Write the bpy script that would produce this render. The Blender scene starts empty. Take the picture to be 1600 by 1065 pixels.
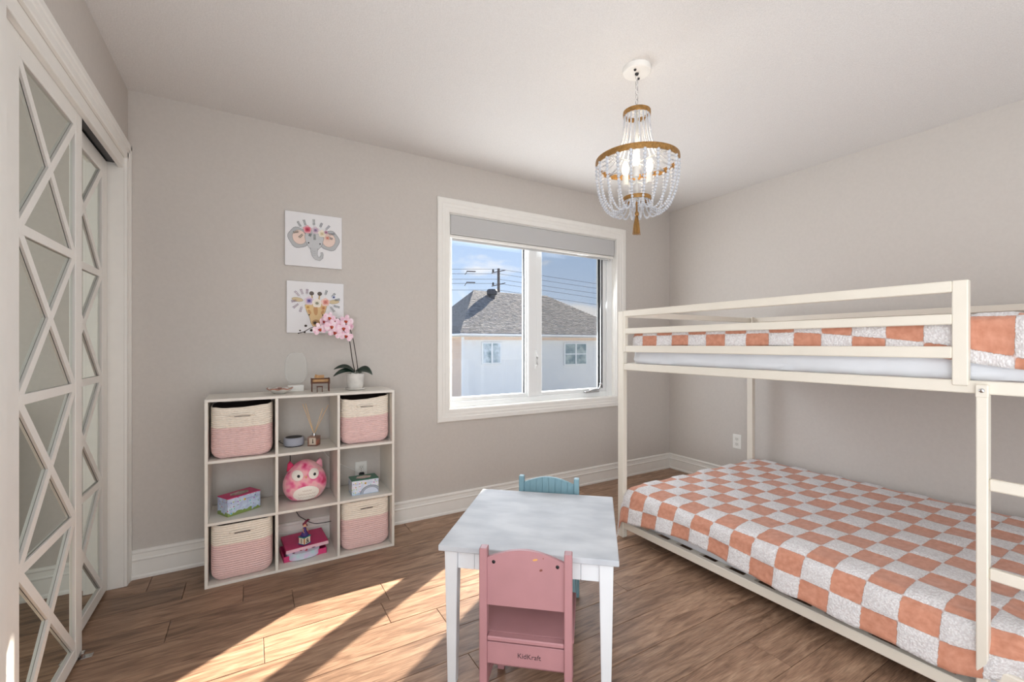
import bpy, bmesh, math, random
from mathutils import Vector, Matrix, noise
R = math.radians
S = bpy.context.scene
COL = S.collection
rnd = random.Random(7)

# ------------------------------------------------------------------ camera, sky, sun, lamps, exposure
cam = bpy.data.cameras.new('camera'); camo = bpy.data.objects.new('camera', cam); COL.objects.link(camo)
cam.sensor_width = 36; cam.lens = 36 * 690 / 1600; cam.shift_y = 6 / 1600; cam.clip_start = 0.02; cam.clip_end = 500
camo.location = (0, 0, 1.175); camo.rotation_euler = (R(90), 0, -math.atan2(408, 690))
S.camera = camo

def lin(r, g, b):
    f = lambda c: (c / 255 / 12.92) if c / 255 <= 0.04045 else ((c / 255 + 0.055) / 1.055) ** 2.4
    return (f(r), f(g), f(b), 1)

SUN_D = Vector((-1.5, -1, -1.08)).normalized()
w = bpy.data.worlds.new('sky'); S.world = w; w.use_nodes = True
nt = w.node_tree; N = nt.nodes; L = nt.links; N.clear()
out = N.new('ShaderNodeOutputWorld'); bg = N.new('ShaderNodeBackground'); L.new(bg.outputs[0], out.inputs[0])
tc = N.new('ShaderNodeTexCoord'); sx = N.new('ShaderNodeSeparateXYZ'); L.new(tc.outputs['Generated'], sx.inputs[0])
ramp = N.new('ShaderNodeValToRGB'); L.new(sx.outputs['Z'], ramp.inputs[0])
ramp.color_ramp.elements[0].position = 0.0; ramp.color_ramp.elements[0].color = (0.66, 0.78, 0.93, 1)
ramp.color_ramp.elements[1].position = 0.45; ramp.color_ramp.elements[1].color = (0.26, 0.46, 0.82, 1)
ns = N.new('ShaderNodeTexNoise'); ns.inputs['Scale'].default_value = 4.2; ns.inputs['Detail'].default_value = 7
mp = N.new('ShaderNodeMapping'); mp.inputs['Scale'].default_value = (1, 1, 2.6); mp.inputs['Location'].default_value = (0.35, 0.1, 0.22)
L.new(tc.outputs['Generated'], mp.inputs[0]); L.new(mp.outputs[0], ns.inputs['Vector'])
cr = N.new('ShaderNodeValToRGB'); L.new(ns.outputs['Fac'], cr.inputs[0])
cr.color_ramp.elements[0].position = 0.56; cr.color_ramp.elements[0].color = (0, 0, 0, 1)
cr.color_ramp.elements[1].position = 0.66; cr.color_ramp.elements[1].color = (1, 1, 1, 1)
mx = N.new('ShaderNodeMixRGB'); L.new(cr.outputs[0], mx.inputs[0]); L.new(ramp.outputs[0], mx.inputs[1])
mx.inputs[2].default_value = (0.93, 0.92, 0.92, 1)
L.new(mx.outputs[0], bg.inputs[0]); bg.inputs[1].default_value = 1.15

sun = bpy.data.lights.new('sun', 'SUN'); sun.energy = 26; sun.angle = R(0.6); sun.color = (1, 0.9, 0.76)
suno = bpy.data.objects.new('sun', sun); COL.objects.link(suno)
suno.rotation_euler = SUN_D.to_track_quat('-Z', 'Y').to_euler(); suno.location = (12, 12, 12)

def area(name, loc, target, sx_, sy_, power, col):
    l = bpy.data.lights.new(name, 'AREA'); l.shape = 'RECTANGLE'; l.size = sx_; l.size_y = sy_; l.energy = power; l.color = col
    o = bpy.data.objects.new(name, l); COL.objects.link(o); o.location = loc
    o.rotation_euler = (Vector(target) - Vector(loc)).to_track_quat('-Z', 'Y').to_euler()
    return o
area('window_daylight', (1.98, 3.02, 1.4), (1.7, 0, 0.9), 1.45, 1.1, 34, (0.90, 0.95, 1.0))
area('rear_fill_light', (1.46, -1.16, 1.15), (1.5, 2.4, 1.15), 3.7, 2.1, 18, (0.88, 0.95, 1.0))  # added fill lamp behind the camera, evens out the whole room
area('left_fill_light', (-0.49, 0.0, 1.2), (3.4, 0.9, 1.0), 2.0, 1.9, 72, (0.90, 0.95, 1.0))  # added fill lamp by the left wall, brightens right wall and under the bunk
area('ceiling_fill_light', (0.75, -0.62, 0.30), (0.7, 0.3, 2.449), 2.2, 0.9, 14, (0.88, 0.95, 1.0))  # added upward fill behind the camera, stands in for bounce on the ceiling

S.view_settings.view_transform = 'Standard'; S.view_settings.look = 'None'
S.view_settings.gamma = 1; S.view_settings.use_curve_mapping = False
S.view_settings.exposure = 0.0
S.cycles.max_bounces = 8; S.cycles.diffuse_bounces = 5; S.cycles.glossy_bounces = 4
S.cycles.transparent_max_bounces = 12; S.cycles.caustics_reflective = False; S.cycles.caustics_refractive = False
S.cycles.sample_clamp_indirect = 4.0

# ------------------------------------------------------------------ materials
def mat(name, col, rough=0.5, metal=0, var=0.0, scale=20, stretch=(1, 1, 1), bump=0.0, bscale=None, spec=0.5, sheen=0, coat=0,
        col2=None, detail=4, dist=0.004, rand=0.0):
    m = bpy.data.materials.new(name); m.use_nodes = True; t = m.node_tree; n = t.nodes; l = t.links
    p = n['Principled BSDF']; p.inputs['Base Color'].default_value = col; p.inputs['Roughness'].default_value = rough
    p.inputs['Metallic'].default_value = metal; p.inputs['Specular IOR Level'].default_value = spec
    if sheen: p.inputs['Sheen Weight'].default_value = sheen
    if coat: p.inputs['Coat Weight'].default_value = coat
    c = n.new('ShaderNodeTexCoord'); mp = n.new('ShaderNodeMapping'); mp.inputs['Scale'].default_value = stretch
    l.new(c.outputs['Object'], mp.inputs[0])
    no = n.new('ShaderNodeTexNoise'); no.inputs['Scale'].default_value = scale; no.inputs['Detail'].default_value = detail
    l.new(mp.outputs[0], no.inputs['Vector'])
    c2 = col2 or tuple(min(1, x * (1 - var)) for x in col[:3]) + (1,)
    r = n.new('ShaderNodeValToRGB'); r.color_ramp.elements[0].color = c2; r.color_ramp.elements[1].color = col
    r.color_ramp.elements[0].position = 0.35; r.color_ramp.elements[1].position = 0.65
    l.new(no.outputs['Fac'], r.inputs[0])
    src = r.outputs[0]
    if rand:
        oi = n.new('ShaderNodeObjectInfo'); hs = n.new('ShaderNodeHueSaturation'); ma = n.new('ShaderNodeMapRange')
        ma.inputs['To Min'].default_value = 1 - rand; ma.inputs['To Max'].default_value = 1 + rand
        l.new(oi.outputs['Random'], ma.inputs[0]); l.new(ma.outputs[0], hs.inputs['Value']); l.new(src, hs.inputs['Color']); src = hs.outputs[0]
    if var or col2 or rand: l.new(src, p.inputs['Base Color'])
    if bump:
        nb = n.new('ShaderNodeTexNoise'); nb.inputs['Scale'].default_value = bscale or scale; nb.inputs['Detail'].default_value = 3
        l.new(mp.outputs[0], nb.inputs['Vector'])
        b = n.new('ShaderNodeBump'); b.inputs['Strength'].default_value = bump; b.inputs['Distance'].default_value = dist
        l.new(nb.outputs['Fac'], b.inputs['Height']); l.new(b.outputs[0], p.inputs['Normal'])
    return m

M = {}
M['wall'] = mat('wall_paint', lin(205, 199, 193), 0.85, var=0.03, scale=60, bump=0.15, bscale=350, dist=0.001, spec=0.25)
M['ceiling'] = mat('ceiling_stipple', lin(232, 230, 228), 0.95, var=0.09, scale=240, bump=0.6, bscale=170, dist=0.004, spec=0.1)
M['trim'] = mat('trim_paint', lin(240, 238, 233), 0.4, var=0.02)
M['vinyl'] = mat('window_vinyl', lin(238, 240, 240), 0.35)
M['black'] = mat('black_rubber', lin(28, 30, 34), 0.6)
M['bed'] = mat('cream_metal', lin(228, 221, 208), 0.42, var=0.03, scale=9)
M['white_wood'] = mat('white_painted_wood', lin(226, 229, 232), 0.4, var=0.05, scale=7)
M['pink_wood'] = mat('pink_painted_wood', lin(174, 126, 130), 0.45, var=0.08, scale=9)
M['blue_wood'] = mat('blue_painted_wood', lin(128, 164, 176), 0.45, var=0.07, scale=9)
M['melamine'] = mat('white_laminate', lin(228, 224, 216), 0.45, var=0.03, scale=30, stretch=(0.1, 1, 1))
M['chrome'] = mat('chrome', lin(210, 210, 212), 0.18, metal=1)
M['darkmetal'] = mat('dark_metal', lin(60, 60, 62), 0.35, metal=1)
M['gold'] = mat('antique_gold', lin(178, 134, 76), 0.42, metal=0.55, var=0.35, scale=90)
M['bead'] = mat('white_bead', lin(206, 209, 216), 0.5, var=0.15, scale=40)
M['sheet'] = mat('white_sheet', lin(226, 228, 233), 0.85, var=0.05, scale=5, bump=0.5, bscale=7, stretch=(1, 1, .3), dist=0.02)
M['blind'] = mat('blind_fabric', lin(196, 196, 196), 0.8, var=0.06, scale=400)
M['cream_rope'] = mat('cream_rope', lin(240, 231, 218), 0.9, var=0.05, scale=90, bump=0.3, bscale=200, stretch=(1, 1, .5))
M['pink_rope'] = mat('pink_rope', lin(232, 200, 197), 0.9, var=0.05, scale=90, bump=0.3, bscale=200, stretch=(1, 1, .5))
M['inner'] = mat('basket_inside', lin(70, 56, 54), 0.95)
M['green_leaf'] = mat('orchid_leaf', lin(26, 50, 38), 0.35, var=0.3, scale=20)
M['stem'] = mat('dark_stem', lin(48, 38, 30), 0.6)
M['pot'] = mat('white_ceramic', lin(222, 218, 212), 0.25, var=0.15, scale=25, coat=0.3)
M['pebble'] = mat('pale_pebbles', lin(225, 225, 215), 0.6, var=0.3, scale=50)
M['petal'] = mat('orchid_petal', lin(250, 234, 240), 0.6, col2=lin(238, 188, 210), scale=60)
M['lip'] = mat('orchid_lip', lin(150, 30, 40), 0.6, col2=lin(200, 90, 40), scale=80)
M['canvas'] = mat('canvas_white', lin(236, 236, 238), 0.9, bump=0.2, bscale=600)
M['siding'] = mat('siding_white', lin(240, 240, 238), 0.7, var=0.03, scale=2)
M['siding_side'] = mat('siding_tan', lin(226, 204, 186), 0.7, var=0.05, scale=2)
M['shingle'] = mat('roof_shingle', lin(140, 136, 134), 0.95, col2=lin(96, 94, 94), scale=5, stretch=(.8, 2.2, 2.2), bump=0.8, bscale=6, dist=0.06)
M['vent'] = mat('roof_vent', lin(40, 46, 58), 0.5)
M['pole'] = mat('pole_wood', lin(62, 58, 62), 0.8)
M['ground'] = mat('far_ground', lin(186, 184, 178), 0.95, var=0.2, scale=1)
M['speaker'] = mat('speaker_fabric', lin(176, 178, 190), 0.8, var=0.2, scale=500)
M['reed'] = mat('reed', lin(226, 190, 140), 0.7)
M['copper'] = mat('wood_laser', lin(196, 150, 100), 0.6, var=0.2, scale=60)
M['darkwood'] = mat('dark_cut_wood', lin(92, 52, 34), 0.6)
M['magenta'] = mat('magenta_card', lin(208, 60, 118), 0.45, var=0.1, scale=15)
M['lavender'] = mat('lavender_plastic', lin(214, 196, 226), 0.35, var=0.1, scale=40, col2=lin(190, 220, 226))
M['teal'] = mat('teal_plastic', lin(30, 140, 140), 0.4)
M['purple'] = mat('purple_dress', lin(70, 50, 120), 0.6)
M['skin'] = mat('doll_skin', lin(226, 170, 140), 0.6)
M['redhair'] = mat('doll_hair', lin(120, 30, 62), 0.6)
M['plastic_white'] = mat('white_plastic', lin(238, 237, 232), 0.35)

def wood_mat():
    m = bpy.data.materials.new('oak_plank'); m.use_nodes = True; t = m.node_tree; n = t.nodes; l = t.links; p = n['Principled BSDF']
    c = n.new('ShaderNodeTexCoord'); oi = n.new('ShaderNodeObjectInfo')
    cmb = n.new('ShaderNodeCombineXYZ'); m1 = n.new('ShaderNodeMath'); m1.operation = 'MULTIPLY'; m1.inputs[1].default_value = 37
    l.new(oi.outputs['Random'], m1.inputs[0]); l.new(m1.outputs[0], cmb.inputs[0]); l.new(m1.outputs[0], cmb.inputs[1])
    ad = n.new('ShaderNodeVectorMath'); l.new(c.outputs['Object'], ad.inputs[0]); l.new(cmb.outputs[0], ad.inputs[1])
    mp = n.new('ShaderNodeMapping'); mp.inputs['Scale'].default_value = (1.6, 11, 1); l.new(ad.outputs[0], mp.inputs[0])
    n1 = n.new('ShaderNodeTexNoise'); n1.inputs['Scale'].default_value = 2.6; n1.inputs['Detail'].default_value = 9; n1.inputs['Distortion'].default_value = 1.3
    l.new(mp.outputs[0], n1.inputs['Vector'])
    mp2 = n.new('ShaderNodeMapping'); mp2.inputs['Scale'].default_value = (4, 85, 1); l.new(ad.outputs[0], mp2.inputs[0])
    n2 = n.new('ShaderNodeTexNoise'); n2.inputs['Scale'].default_value = 4; n2.inputs['Detail'].default_value = 8; l.new(mp2.outputs[0], n2.inputs['Vector'])
    r1 = n.new('ShaderNodeValToRGB'); e = r1.color_ramp.elements
    e[0].position = 0.32; e[0].color = lin(126, 94, 72); e[1].position = 0.72; e[1].color = lin(186, 150, 120)
    e2 = e.new(0.5); e2.color = lin(160, 124, 97)
    l.new(n1.outputs['Fac'], r1.inputs[0])
    r2 = n.new('ShaderNodeMapRange'); r2.inputs['From Min'].default_value = 0.3; r2.inputs['From Max'].default_value = 0.7
    r2.inputs['To Min'].default_value = 0.6; r2.inputs['To Max'].default_value = 1.14
    l.new(n2.outputs['Fac'], r2.inputs[0])
    hs = n.new('ShaderNodeHueSaturation'); l.new(r1.outputs[0], hs.inputs['Color'])
    mr = n.new('ShaderNodeMapRange'); mr.inputs['To Min'].default_value = 0.84; mr.inputs['To Max'].default_value = 1.16
    l.new(oi.outputs['Random'], mr.inputs[0])
    mm = n.new('ShaderNodeMath'); mm.operation = 'MULTIPLY'; l.new(mr.outputs[0], mm.inputs[0]); l.new(r2.outputs[0], mm.inputs[1])
    l.new(mm.outputs[0], hs.inputs['Value']); hs.inputs['Saturation'].default_value = 0.92; l.new(hs.outputs[0], p.inputs['Base Color'])
    p.inputs['Roughness'].default_value = 0.42; p.inputs['Specular IOR Level'].default_value = 0.4
    b = n.new('ShaderNodeBump'); b.inputs['Strength'].default_value = 0.35; b.inputs['Distance'].default_value = 0.002
    l.new(n2.outputs['Fac'], b.inputs['Height']); l.new(b.outputs[0], p.inputs['Normal'])
    return m
M['plank'] = wood_mat()
M['subfloor'] = mat('subfloor', lin(46, 32, 24), 0.9)

def glass_mat(name, tint, gloss=0.07, rough=0.0):
    m = bpy.data.materials.new(name); m.use_nodes = True; t = m.node_tree; n = t.nodes; l = t.links; n.clear()
    o = n.new('ShaderNodeOutputMaterial'); a = n.new('ShaderNodeBsdfTransparent'); a.inputs[0].default_value = tint
    g = n.new('ShaderNodeBsdfGlossy'); g.inputs['Roughness'].default_value = rough; mx = n.new('ShaderNodeMixShader')
    mx.inputs[0].default_value = gloss; l.new(a.outputs[0], mx.inputs[1]); l.new(g.outputs[0], mx.inputs[2]); l.new(mx.outputs[0], o.inputs[0])
    return m
M['glass'] = glass_mat('window_glass', (0.99, 0.995, 1, 1), 0.04)
M['glass_screen'] = glass_mat('insect_screen', (0.82, 0.82, 0.82, 1), 0.02, 0.6)
M['acrylic'] = glass_mat('clear_acrylic', (0.97, 0.975, 0.97, 1), 0.03, 0.15)
M['bottle'] = glass_mat('pink_bottle_glass', (0.86, 0.68, 0.62, 1), 0.15, 0.05)
mm_ = bpy.data.materials.new('mirror'); mm_.use_nodes = True; pb = mm_.node_tree.nodes['Principled BSDF']
pb.inputs['Metallic'].default_value = 1; pb.inputs['Roughness'].default_value = 0.03; pb.inputs['Base Color'].default_value = (0.84, 0.90, 0.84, 1)
M['mirror'] = mm_
def emit(name, col, s):
    m = bpy.data.materials.new(name); m.use_nodes = True; p = m.node_tree.nodes['Principled BSDF']
    p.inputs['Base Color'].default_value = col; p.inputs['Emission Color'].default_value = col; p.inputs['Emission Strength'].default_value = s
    return m
M['bulb'] = emit('lit_bulb', (1, 0.84, 0.62, 1), 2.6)

_fm = {}
def flat(r, g, b):
    k = (r, g, b)
    if k not in _fm: _fm[k] = mat('print_%d_%d_%d' % k, lin(r, g, b), 0.8)
    return _fm[k]

def check_mat():
    m = bpy.data.materials.new('checkered_fleece'); m.use_nodes = True; t = m.node_tree; n = t.nodes; l = t.links; p = n['Principled BSDF']
    uv = n.new('ShaderNodeUVMap'); uv.uv_map = 'UVMap'
    no = n.new('ShaderNodeTexNoise'); no.inputs['Scale'].default_value = 9; no.inputs['Detail'].default_value = 6; no.inputs['Roughness'].default_value = .75
    l.new(uv.outputs[0], no.inputs['Vector'])
    sb = n.new('ShaderNodeVectorMath'); sb.operation = 'SUBTRACT'; sb.inputs[1].default_value = (.5, .5, .5); l.new(no.outputs['Color'], sb.inputs[0])
    sc = n.new('ShaderNodeVectorMath'); sc.operation = 'SCALE'; sc.inputs['Scale'].default_value = 0.10; l.new(sb.outputs[0], sc.inputs[0])
    ad = n.new('ShaderNodeVectorMath'); l.new(uv.outputs[0], ad.inputs[0]); l.new(sc.outputs[0], ad.inputs[1])
    mk = n.new('ShaderNodeVectorMath'); mk.operation = 'MULTIPLY_ADD'; mk.inputs[1].default_value = (1, 1, 0); mk.inputs[2].default_value = (0, 0, 0.5)
    l.new(ad.outputs[0], mk.inputs[0])
    sp_ = n.new('ShaderNodeSeparateXYZ'); l.new(mk.outputs[0], sp_.inputs[0]); sn = []
    for ax in 'XY':
        q = n.new('ShaderNodeMath'); q.operation = 'MULTIPLY'; q.inputs[1].default_value = math.pi; l.new(sp_.outputs[ax], q.inputs[0])
        q2 = n.new('ShaderNodeMath'); q2.operation = 'SINE'; l.new(q.outputs[0], q2.inputs[0]); sn.append(q2)
    pr_ = n.new('ShaderNodeMath'); pr_.operation = 'MULTIPLY'; l.new(sn[0].outputs[0], pr_.inputs[0]); l.new(sn[1].outputs[0], pr_.inputs[1])
    ck = n.new('ShaderNodeMapRange'); ck.inputs['From Min'].default_value = -.008; ck.inputs['From Max'].default_value = .014; l.new(pr_.outputs[0], ck.inputs['Value'])
    n2 = n.new('ShaderNodeTexNoise'); n2.inputs['Scale'].default_value = 5; l.new(uv.outputs[0], n2.inputs['Vector'])
    ra = n.new('ShaderNodeValToRGB'); ra.color_ramp.elements[0].position = .3; ra.color_ramp.elements[1].position = .7
    ra.color_ramp.elements[0].color = lin(192, 131, 106); ra.color_ramp.elements[1].color = lin(210, 151, 127); l.new(n2.outputs['Fac'], ra.inputs[0])
    vo = n.new('ShaderNodeTexVoronoi'); vo.inputs['Scale'].default_value = 16; l.new(ad.outputs[0], vo.inputs['Vector'])
    rb = n.new('ShaderNodeValToRGB'); rb.color_ramp.elements[0].position = .0; rb.color_ramp.elements[1].position = .75
    rb.color_ramp.elements[0].color = lin(255, 254, 254); rb.color_ramp.elements[1].color = lin(226, 220, 220); l.new(vo.outputs['Distance'], rb.inputs[0])
    mx = n.new('ShaderNodeMixRGB'); l.new(ck.outputs[0], mx.inputs[0]); l.new(rb.outputs[0], mx.inputs[1]); l.new(ra.outputs[0], mx.inputs[2])
    l.new(mx.outputs[0], p.inputs['Base Color']); p.inputs['Roughness'].default_value = 0.95; p.inputs['Sheen Weight'].default_value = 0.25
    p.inputs['Specular IOR Level'].default_value = 0.15
    # relief: the pale squares are a proud curly pile
    inv = n.new('ShaderNodeMath'); inv.operation = 'SUBTRACT'; inv.inputs[0].default_value = 1; l.new(ck.outputs[0], inv.inputs[1])
    v2 = n.new('ShaderNodeMath'); v2.operation = 'MULTIPLY_ADD'; v2.inputs[1].default_value = -0.8; v2.inputs[2].default_value = 1.2; l.new(vo.outputs['Distance'], v2.inputs[0])
    m3 = n.new('ShaderNodeMath'); m3.operation = 'MULTIPLY'; l.new(inv.outputs[0], m3.inputs[0]); l.new(v2.outputs[0], m3.inputs[1])
    b = n.new('ShaderNodeBump'); b.inputs['Strength'].default_value = 0.8; b.inputs['Distance'].default_value = 0.007
    l.new(m3.outputs[0], b.inputs['Height']); l.new(b.outputs[0], p.inputs['Normal'])
    return m
M['check'] = check_mat()

def owl_mat():
    m = bpy.data.materials.new('tie_dye_plush'); m.use_nodes = True; t = m.node_tree; n = t.nodes; l = t.links; p = n['Principled BSDF']
    c = n.new('ShaderNodeTexCoord'); no = n.new('ShaderNodeTexNoise'); no.inputs['Scale'].default_value = 13; no.inputs['Detail'].default_value = 2
    l.new(c.outputs['Object'], no.inputs['Vector']); r = n.new('ShaderNodeValToRGB'); e = r.color_ramp.elements
    e[0].position = .34; e[0].color = lin(206, 40, 100); e[1].position = .72; e[1].color = lin(240, 150, 110)
    for pos, cc in ((.42, (232, 120, 160)), (.5, (240, 178, 186)), (.6, (222, 170, 178))):
        q = e.new(pos); q.color = lin(*cc)
    l.new(no.outputs['Fac'], r.inputs[0]); l.new(r.outputs[0], p.inputs['Base Color']); p.inputs['Roughness'].default_value = 0.95
    p.inputs['Sheen Weight'].default_value = .4
    return m
M['owl'] = owl_mat()

# ------------------------------------------------------------------ mesh helpers
def bm_(): return bmesh.new()
def box(bm, x0, x1, y0, y1, z0, z1, bev=0.0, seg=1):
    r = bmesh.ops.create_cube(bm, size=1); vs = r['verts']
    for v in vs:
        v.co = Vector((x0 + (v.co.x + .5) * (x1 - x0), y0 + (v.co.y + .5) * (y1 - y0), z0 + (v.co.z + .5) * (z1 - z0)))
    if bev > 0:
        es = list({e for v in vs for e in v.link_edges})
        bmesh.ops.bevel(bm, geom=es, offset=bev, segments=seg, affect='EDGES', profile=.7)
    return bm
def tf(bm, mtx, start=0):
    bm.verts.ensure_lookup_table()
    for v in bm.verts[start:]: v.co = mtx @ v.co
def lathe(bm, prof, n=32, c=(0, 0, 0), cap0=True, cap1=True, ang0=0):
    rings = []
    for r, z in prof:
        rings.append([bm.verts.new((c[0] + r * math.cos(2 * math.pi * k / n + ang0), c[1] + r * math.sin(2 * math.pi * k / n + ang0), c[2] + z)) for k in range(n)])
    for a, b in zip(rings, rings[1:]):
        for k in range(n): bm.faces.new((a[k], a[(k + 1) % n], b[(k + 1) % n], b[k]))
    if cap0: bm.faces.new(list(reversed(rings[0])))
    if cap1: bm.faces.new(rings[-1])
    return rings
def tube(bm, pts, r, n=8, cap=True, closed=False):
    pts = [Vector(p) for p in pts]; rings = []; m = len(pts)
    up = Vector((0, 0, 1))
    for i, p in enumerate(pts):
        if closed: d = pts[(i + 1) % m] - pts[i - 1]
        else: d = pts[min(i + 1, m - 1)] - pts[max(i - 1, 0)]
        d.normalize(); a = d.cross(up)
        if a.length < 1e-3: a = d.cross(Vector((1, 0, 0)))
        a.normalize(); b = a.cross(d)
        rr = r[i] if isinstance(r, (list, tuple)) else r
        rings.append([bm.verts.new(p + (a * math.cos(2 * math.pi * k / n) + b * math.sin(2 * math.pi * k / n)) * rr) for k in range(n)])
    pr = list(zip(rings, rings[1:])) + ([(rings[-1], rings[0])] if closed else [])
    for A, B in pr:
        for k in range(n): bm.faces.new((A[k], A[(k + 1) % n], B[(k + 1) % n], B[k]))
    if cap and not closed: bm.faces.new(list(reversed(rings[0]))); bm.faces.new(rings[-1])
def prism(bm, pts, axis, a0, a1):
    """extrude a closed 2-D outline along an axis. axis 'x': pts=(y,z); 'y': (x,z); 'z': (x,y)"""
    f = {'x': lambda p, a: (a, p[0], p[1]), 'y': lambda p, a: (p[0], a, p[1]), 'z': lambda p, a: (p[0], p[1], a)}[axis]
    A = [bm.verts.new(f(p, a0)) for p in pts]; B = [bm.verts.new(f(p, a1)) for p in pts]; k = len(pts)
    bm.faces.new(A); bm.faces.new(list(reversed(B)))
    for i in range(k): bm.faces.new((A[i], B[i], B[(i + 1) % k], A[(i + 1) % k]))
def ball(bm, c, r, u=10, v=8, sc=(1, 1, 1)):
    for q in bmesh.ops.create_uvsphere(bm, u_segments=u, v_segments=v, radius=r)['verts']: q.co = Vector((q.co.x * sc[0] + c[0], q.co.y * sc[1] + c[1], q.co.z * sc[2] + c[2]))
def barb(bm, a, b, wdt, thk, nrm):
    """rectangular bar from a to b; wdt measured in the plane square to nrm, thk along nrm"""
    a = Vector(a); b = Vector(b); n = Vector(nrm).normalized(); d = (b - a).normalized(); s = d.cross(n).normalized() * wdt / 2; n = n * thk / 2
    vs = [bm.verts.new(p + i * s + j * n) for p in (a, b) for i, j in ((-1, -1), (1, -1), (1, 1), (-1, 1))]
    for f in ((0, 1, 2, 3), (7, 6, 5, 4), (0, 4, 5, 1), (1, 5, 6, 2), (2, 6, 7, 3), (3, 7, 4, 0)): bm.faces.new([vs[i] for i in f])

def curve(pts, n_=30):
    P_ = [Vector(p) for p in pts]; out_ = []
    for i in range(len(P_) - 1):
        a = P_[max(i - 1, 0)]; b = P_[i]; c_ = P_[i + 1]; d = P_[min(i + 2, len(P_) - 1)]
        for k in range(n_ // (len(P_) - 1)):
            t_ = k / (n_ // (len(P_) - 1)); out_.append(.5 * ((2 * b) + (c_ - a) * t_ + (2 * a - 5 * b + 4 * c_ - d) * t_ * t_ + (3 * b - a - 3 * c_ + d) * t_ ** 3))
    out_.append(P_[-1]); return out_
def obj(name, bm, m, parent=None, smooth=False, label=None, auto=None):
    bmesh.ops.recalc_face_normals(bm, faces=bm.faces)
    me = bpy.data.meshes.new(name); bm.to_mesh(me); bm.free()
    for x in (m if isinstance(m, list) else [m]): me.materials.append(M[x] if isinstance(x, str) else x)
    if smooth:
        for p in me.polygons: p.use_smooth = True
    o = bpy.data.objects.new(name, me); COL.objects.link(o)
    if smooth and auto: 
        me.set_sharp_from_angle(angle=R(auto))
    if parent: o.parent = parent
    if label: o['label'] = label
    return o
def to_mesh_obj(fo):
    bpy.context.view_layer.update(); me = bpy.data.meshes.new_from_object(fo.evaluated_get(bpy.context.evaluated_depsgraph_get()))
    o = bpy.data.objects.new(fo.name, me); COL.objects.link(o); o.parent = fo.parent; o.location = fo.location.copy(); o.rotation_euler = fo.rotation_euler.copy()
    nm = fo.name.split('.')[0]; bpy.data.objects.remove(fo); o.name = nm; return o
def tag(o, label, cat, group=None):
    o['label'] = label; o['category'] = cat
    if group: o['group'] = group
    return o
def thing(name, label, cat, loc=(0, 0, 0), rz=0, group=None):
    o = bpy.data.objects.new(name, None); o.empty_display_size = .1; COL.objects.link(o); o.location = loc; o.rotation_euler = (0, 0, rz)
    return tag(o, label, cat, group)
def struct(name, bm, m, parent=None, **k):
    o = obj(name, bm, m, parent, **k)
    if not parent: o['kind'] = 'structure'
    return o
def dup(root):
    r = root.copy(); COL.objects.link(r)
    for ch in list(root.children):
        c = ch.copy(); COL.objects.link(c); c.parent = r
        for g in ch.children:
            d = g.copy(); COL.objects.link(d); d.parent = c
    return r
def B(x0, x1, y0, y1, z0, z1, bev=0.0, seg=1): return box(bm_(), x0, x1, y0, y1, z0, z1, bev, seg)

XL, XR, YB, YF, H = -0.53, 3.457, 2.878, -1.22, 2.449

# ------------------------------------------------------------------ room shell
fl = struct('floor', B(XL - .75, XR + .05, YF - .05, YB + .05, -.06, -.012), 'subfloor')
PW = .1665
known = {-2: [-.43], -1: [-.275, 1.55], 0: [-.031, 1.9], 1: [-.295, .169, .94], 2: [.55, 2.35], 3: [.043, .51, 2.2], 4: [.713, 2.0], 5: [-.2, 1.55], 6: [.713, 2.3]}
rng = random.Random(11)
y = YB - .0035; rows = []; k = -3
top = 2.368 + PW * 3
for k in range(-3, 22):
    y1 = 2.368 + .1665 - PW * (k + 1) + PW; y0 = y1 - PW
    y1 = min(y1, YB - .001); y0 = max(y0, YF)
    if y1 <= YF or y1 - y0 < .01: continue
    js = list(known.get(k, []))
    if not js: js = [XL + rng.uniform(.2, 1.4)]
    x = min(js)
    while x - 1.5 > XL: x -= rng.uniform(.9, 1.6); js.append(x)
    x = max(js)
    while x + .4 < XR:
        x += rng.uniform(.8, 1.9)
        if x < XR - .15: js.append(x)
    js = sorted(j for j in js if XL + .02 < j < XR - .02)
    ed = [XL - .16] + js + [XR + .001]
    for a, b in zip(ed, ed[1:]):
        dz = rng.uniform(-.0006, 0)
        obj('plank', B(a + .0009, b - .0009, y0 + .0009, y1 - .0009, -.012, dz, .0012), 'plank', fl)
struct('ceiling', B(XL - .75, XR + .1, YF - .1, YB + .1, H, H + .08), 'ceiling')

# back wall with the window opening
WX0, WX1, WZ0, WZ1 = 1.165, 2.785, .70, 2.12
bm = bm_()
box(bm, XL - .75, WX0, YB, YB + .16, -.06, H + .02); box(bm, WX1, XR + .1, YB, YB + .16, -.06, H + .02)
box(bm, WX0, WX1, YB, YB + .16, -.06, WZ0); box(bm, WX0, WX1, YB, YB + .16, WZ1, H + .02)
struct('wall_back', bm, 'wall')
struct('wall_right', B(XR, XR + .1, YF - .1, YB, -.06, H + .02), 'wall')
struct('wall_front', B(XL - .75, XR, YF - .1, YF, -.06, H + .02), 'wall')
CY0, CY1, CZ = 1.58, 2.807, 2.085
bm = bm_(); box(bm, XL - .1, XL, YF, CY0, -.06, H + .02); box(bm, XL - .1, XL, CY0, YB, CZ, H + .02); box(bm, XL - .1, XL, CY1, YB, -.06, CZ)
struct('wall_left', bm, 'wall')
bm = bm_(); box(bm, XL - .74, XL - .70, 1.2, YB, -.012, H); box(bm, XL - .70, XL - .1, 1.2, 1.24, -.012, H); struct('wall_closet', bm, 'wall')

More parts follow.
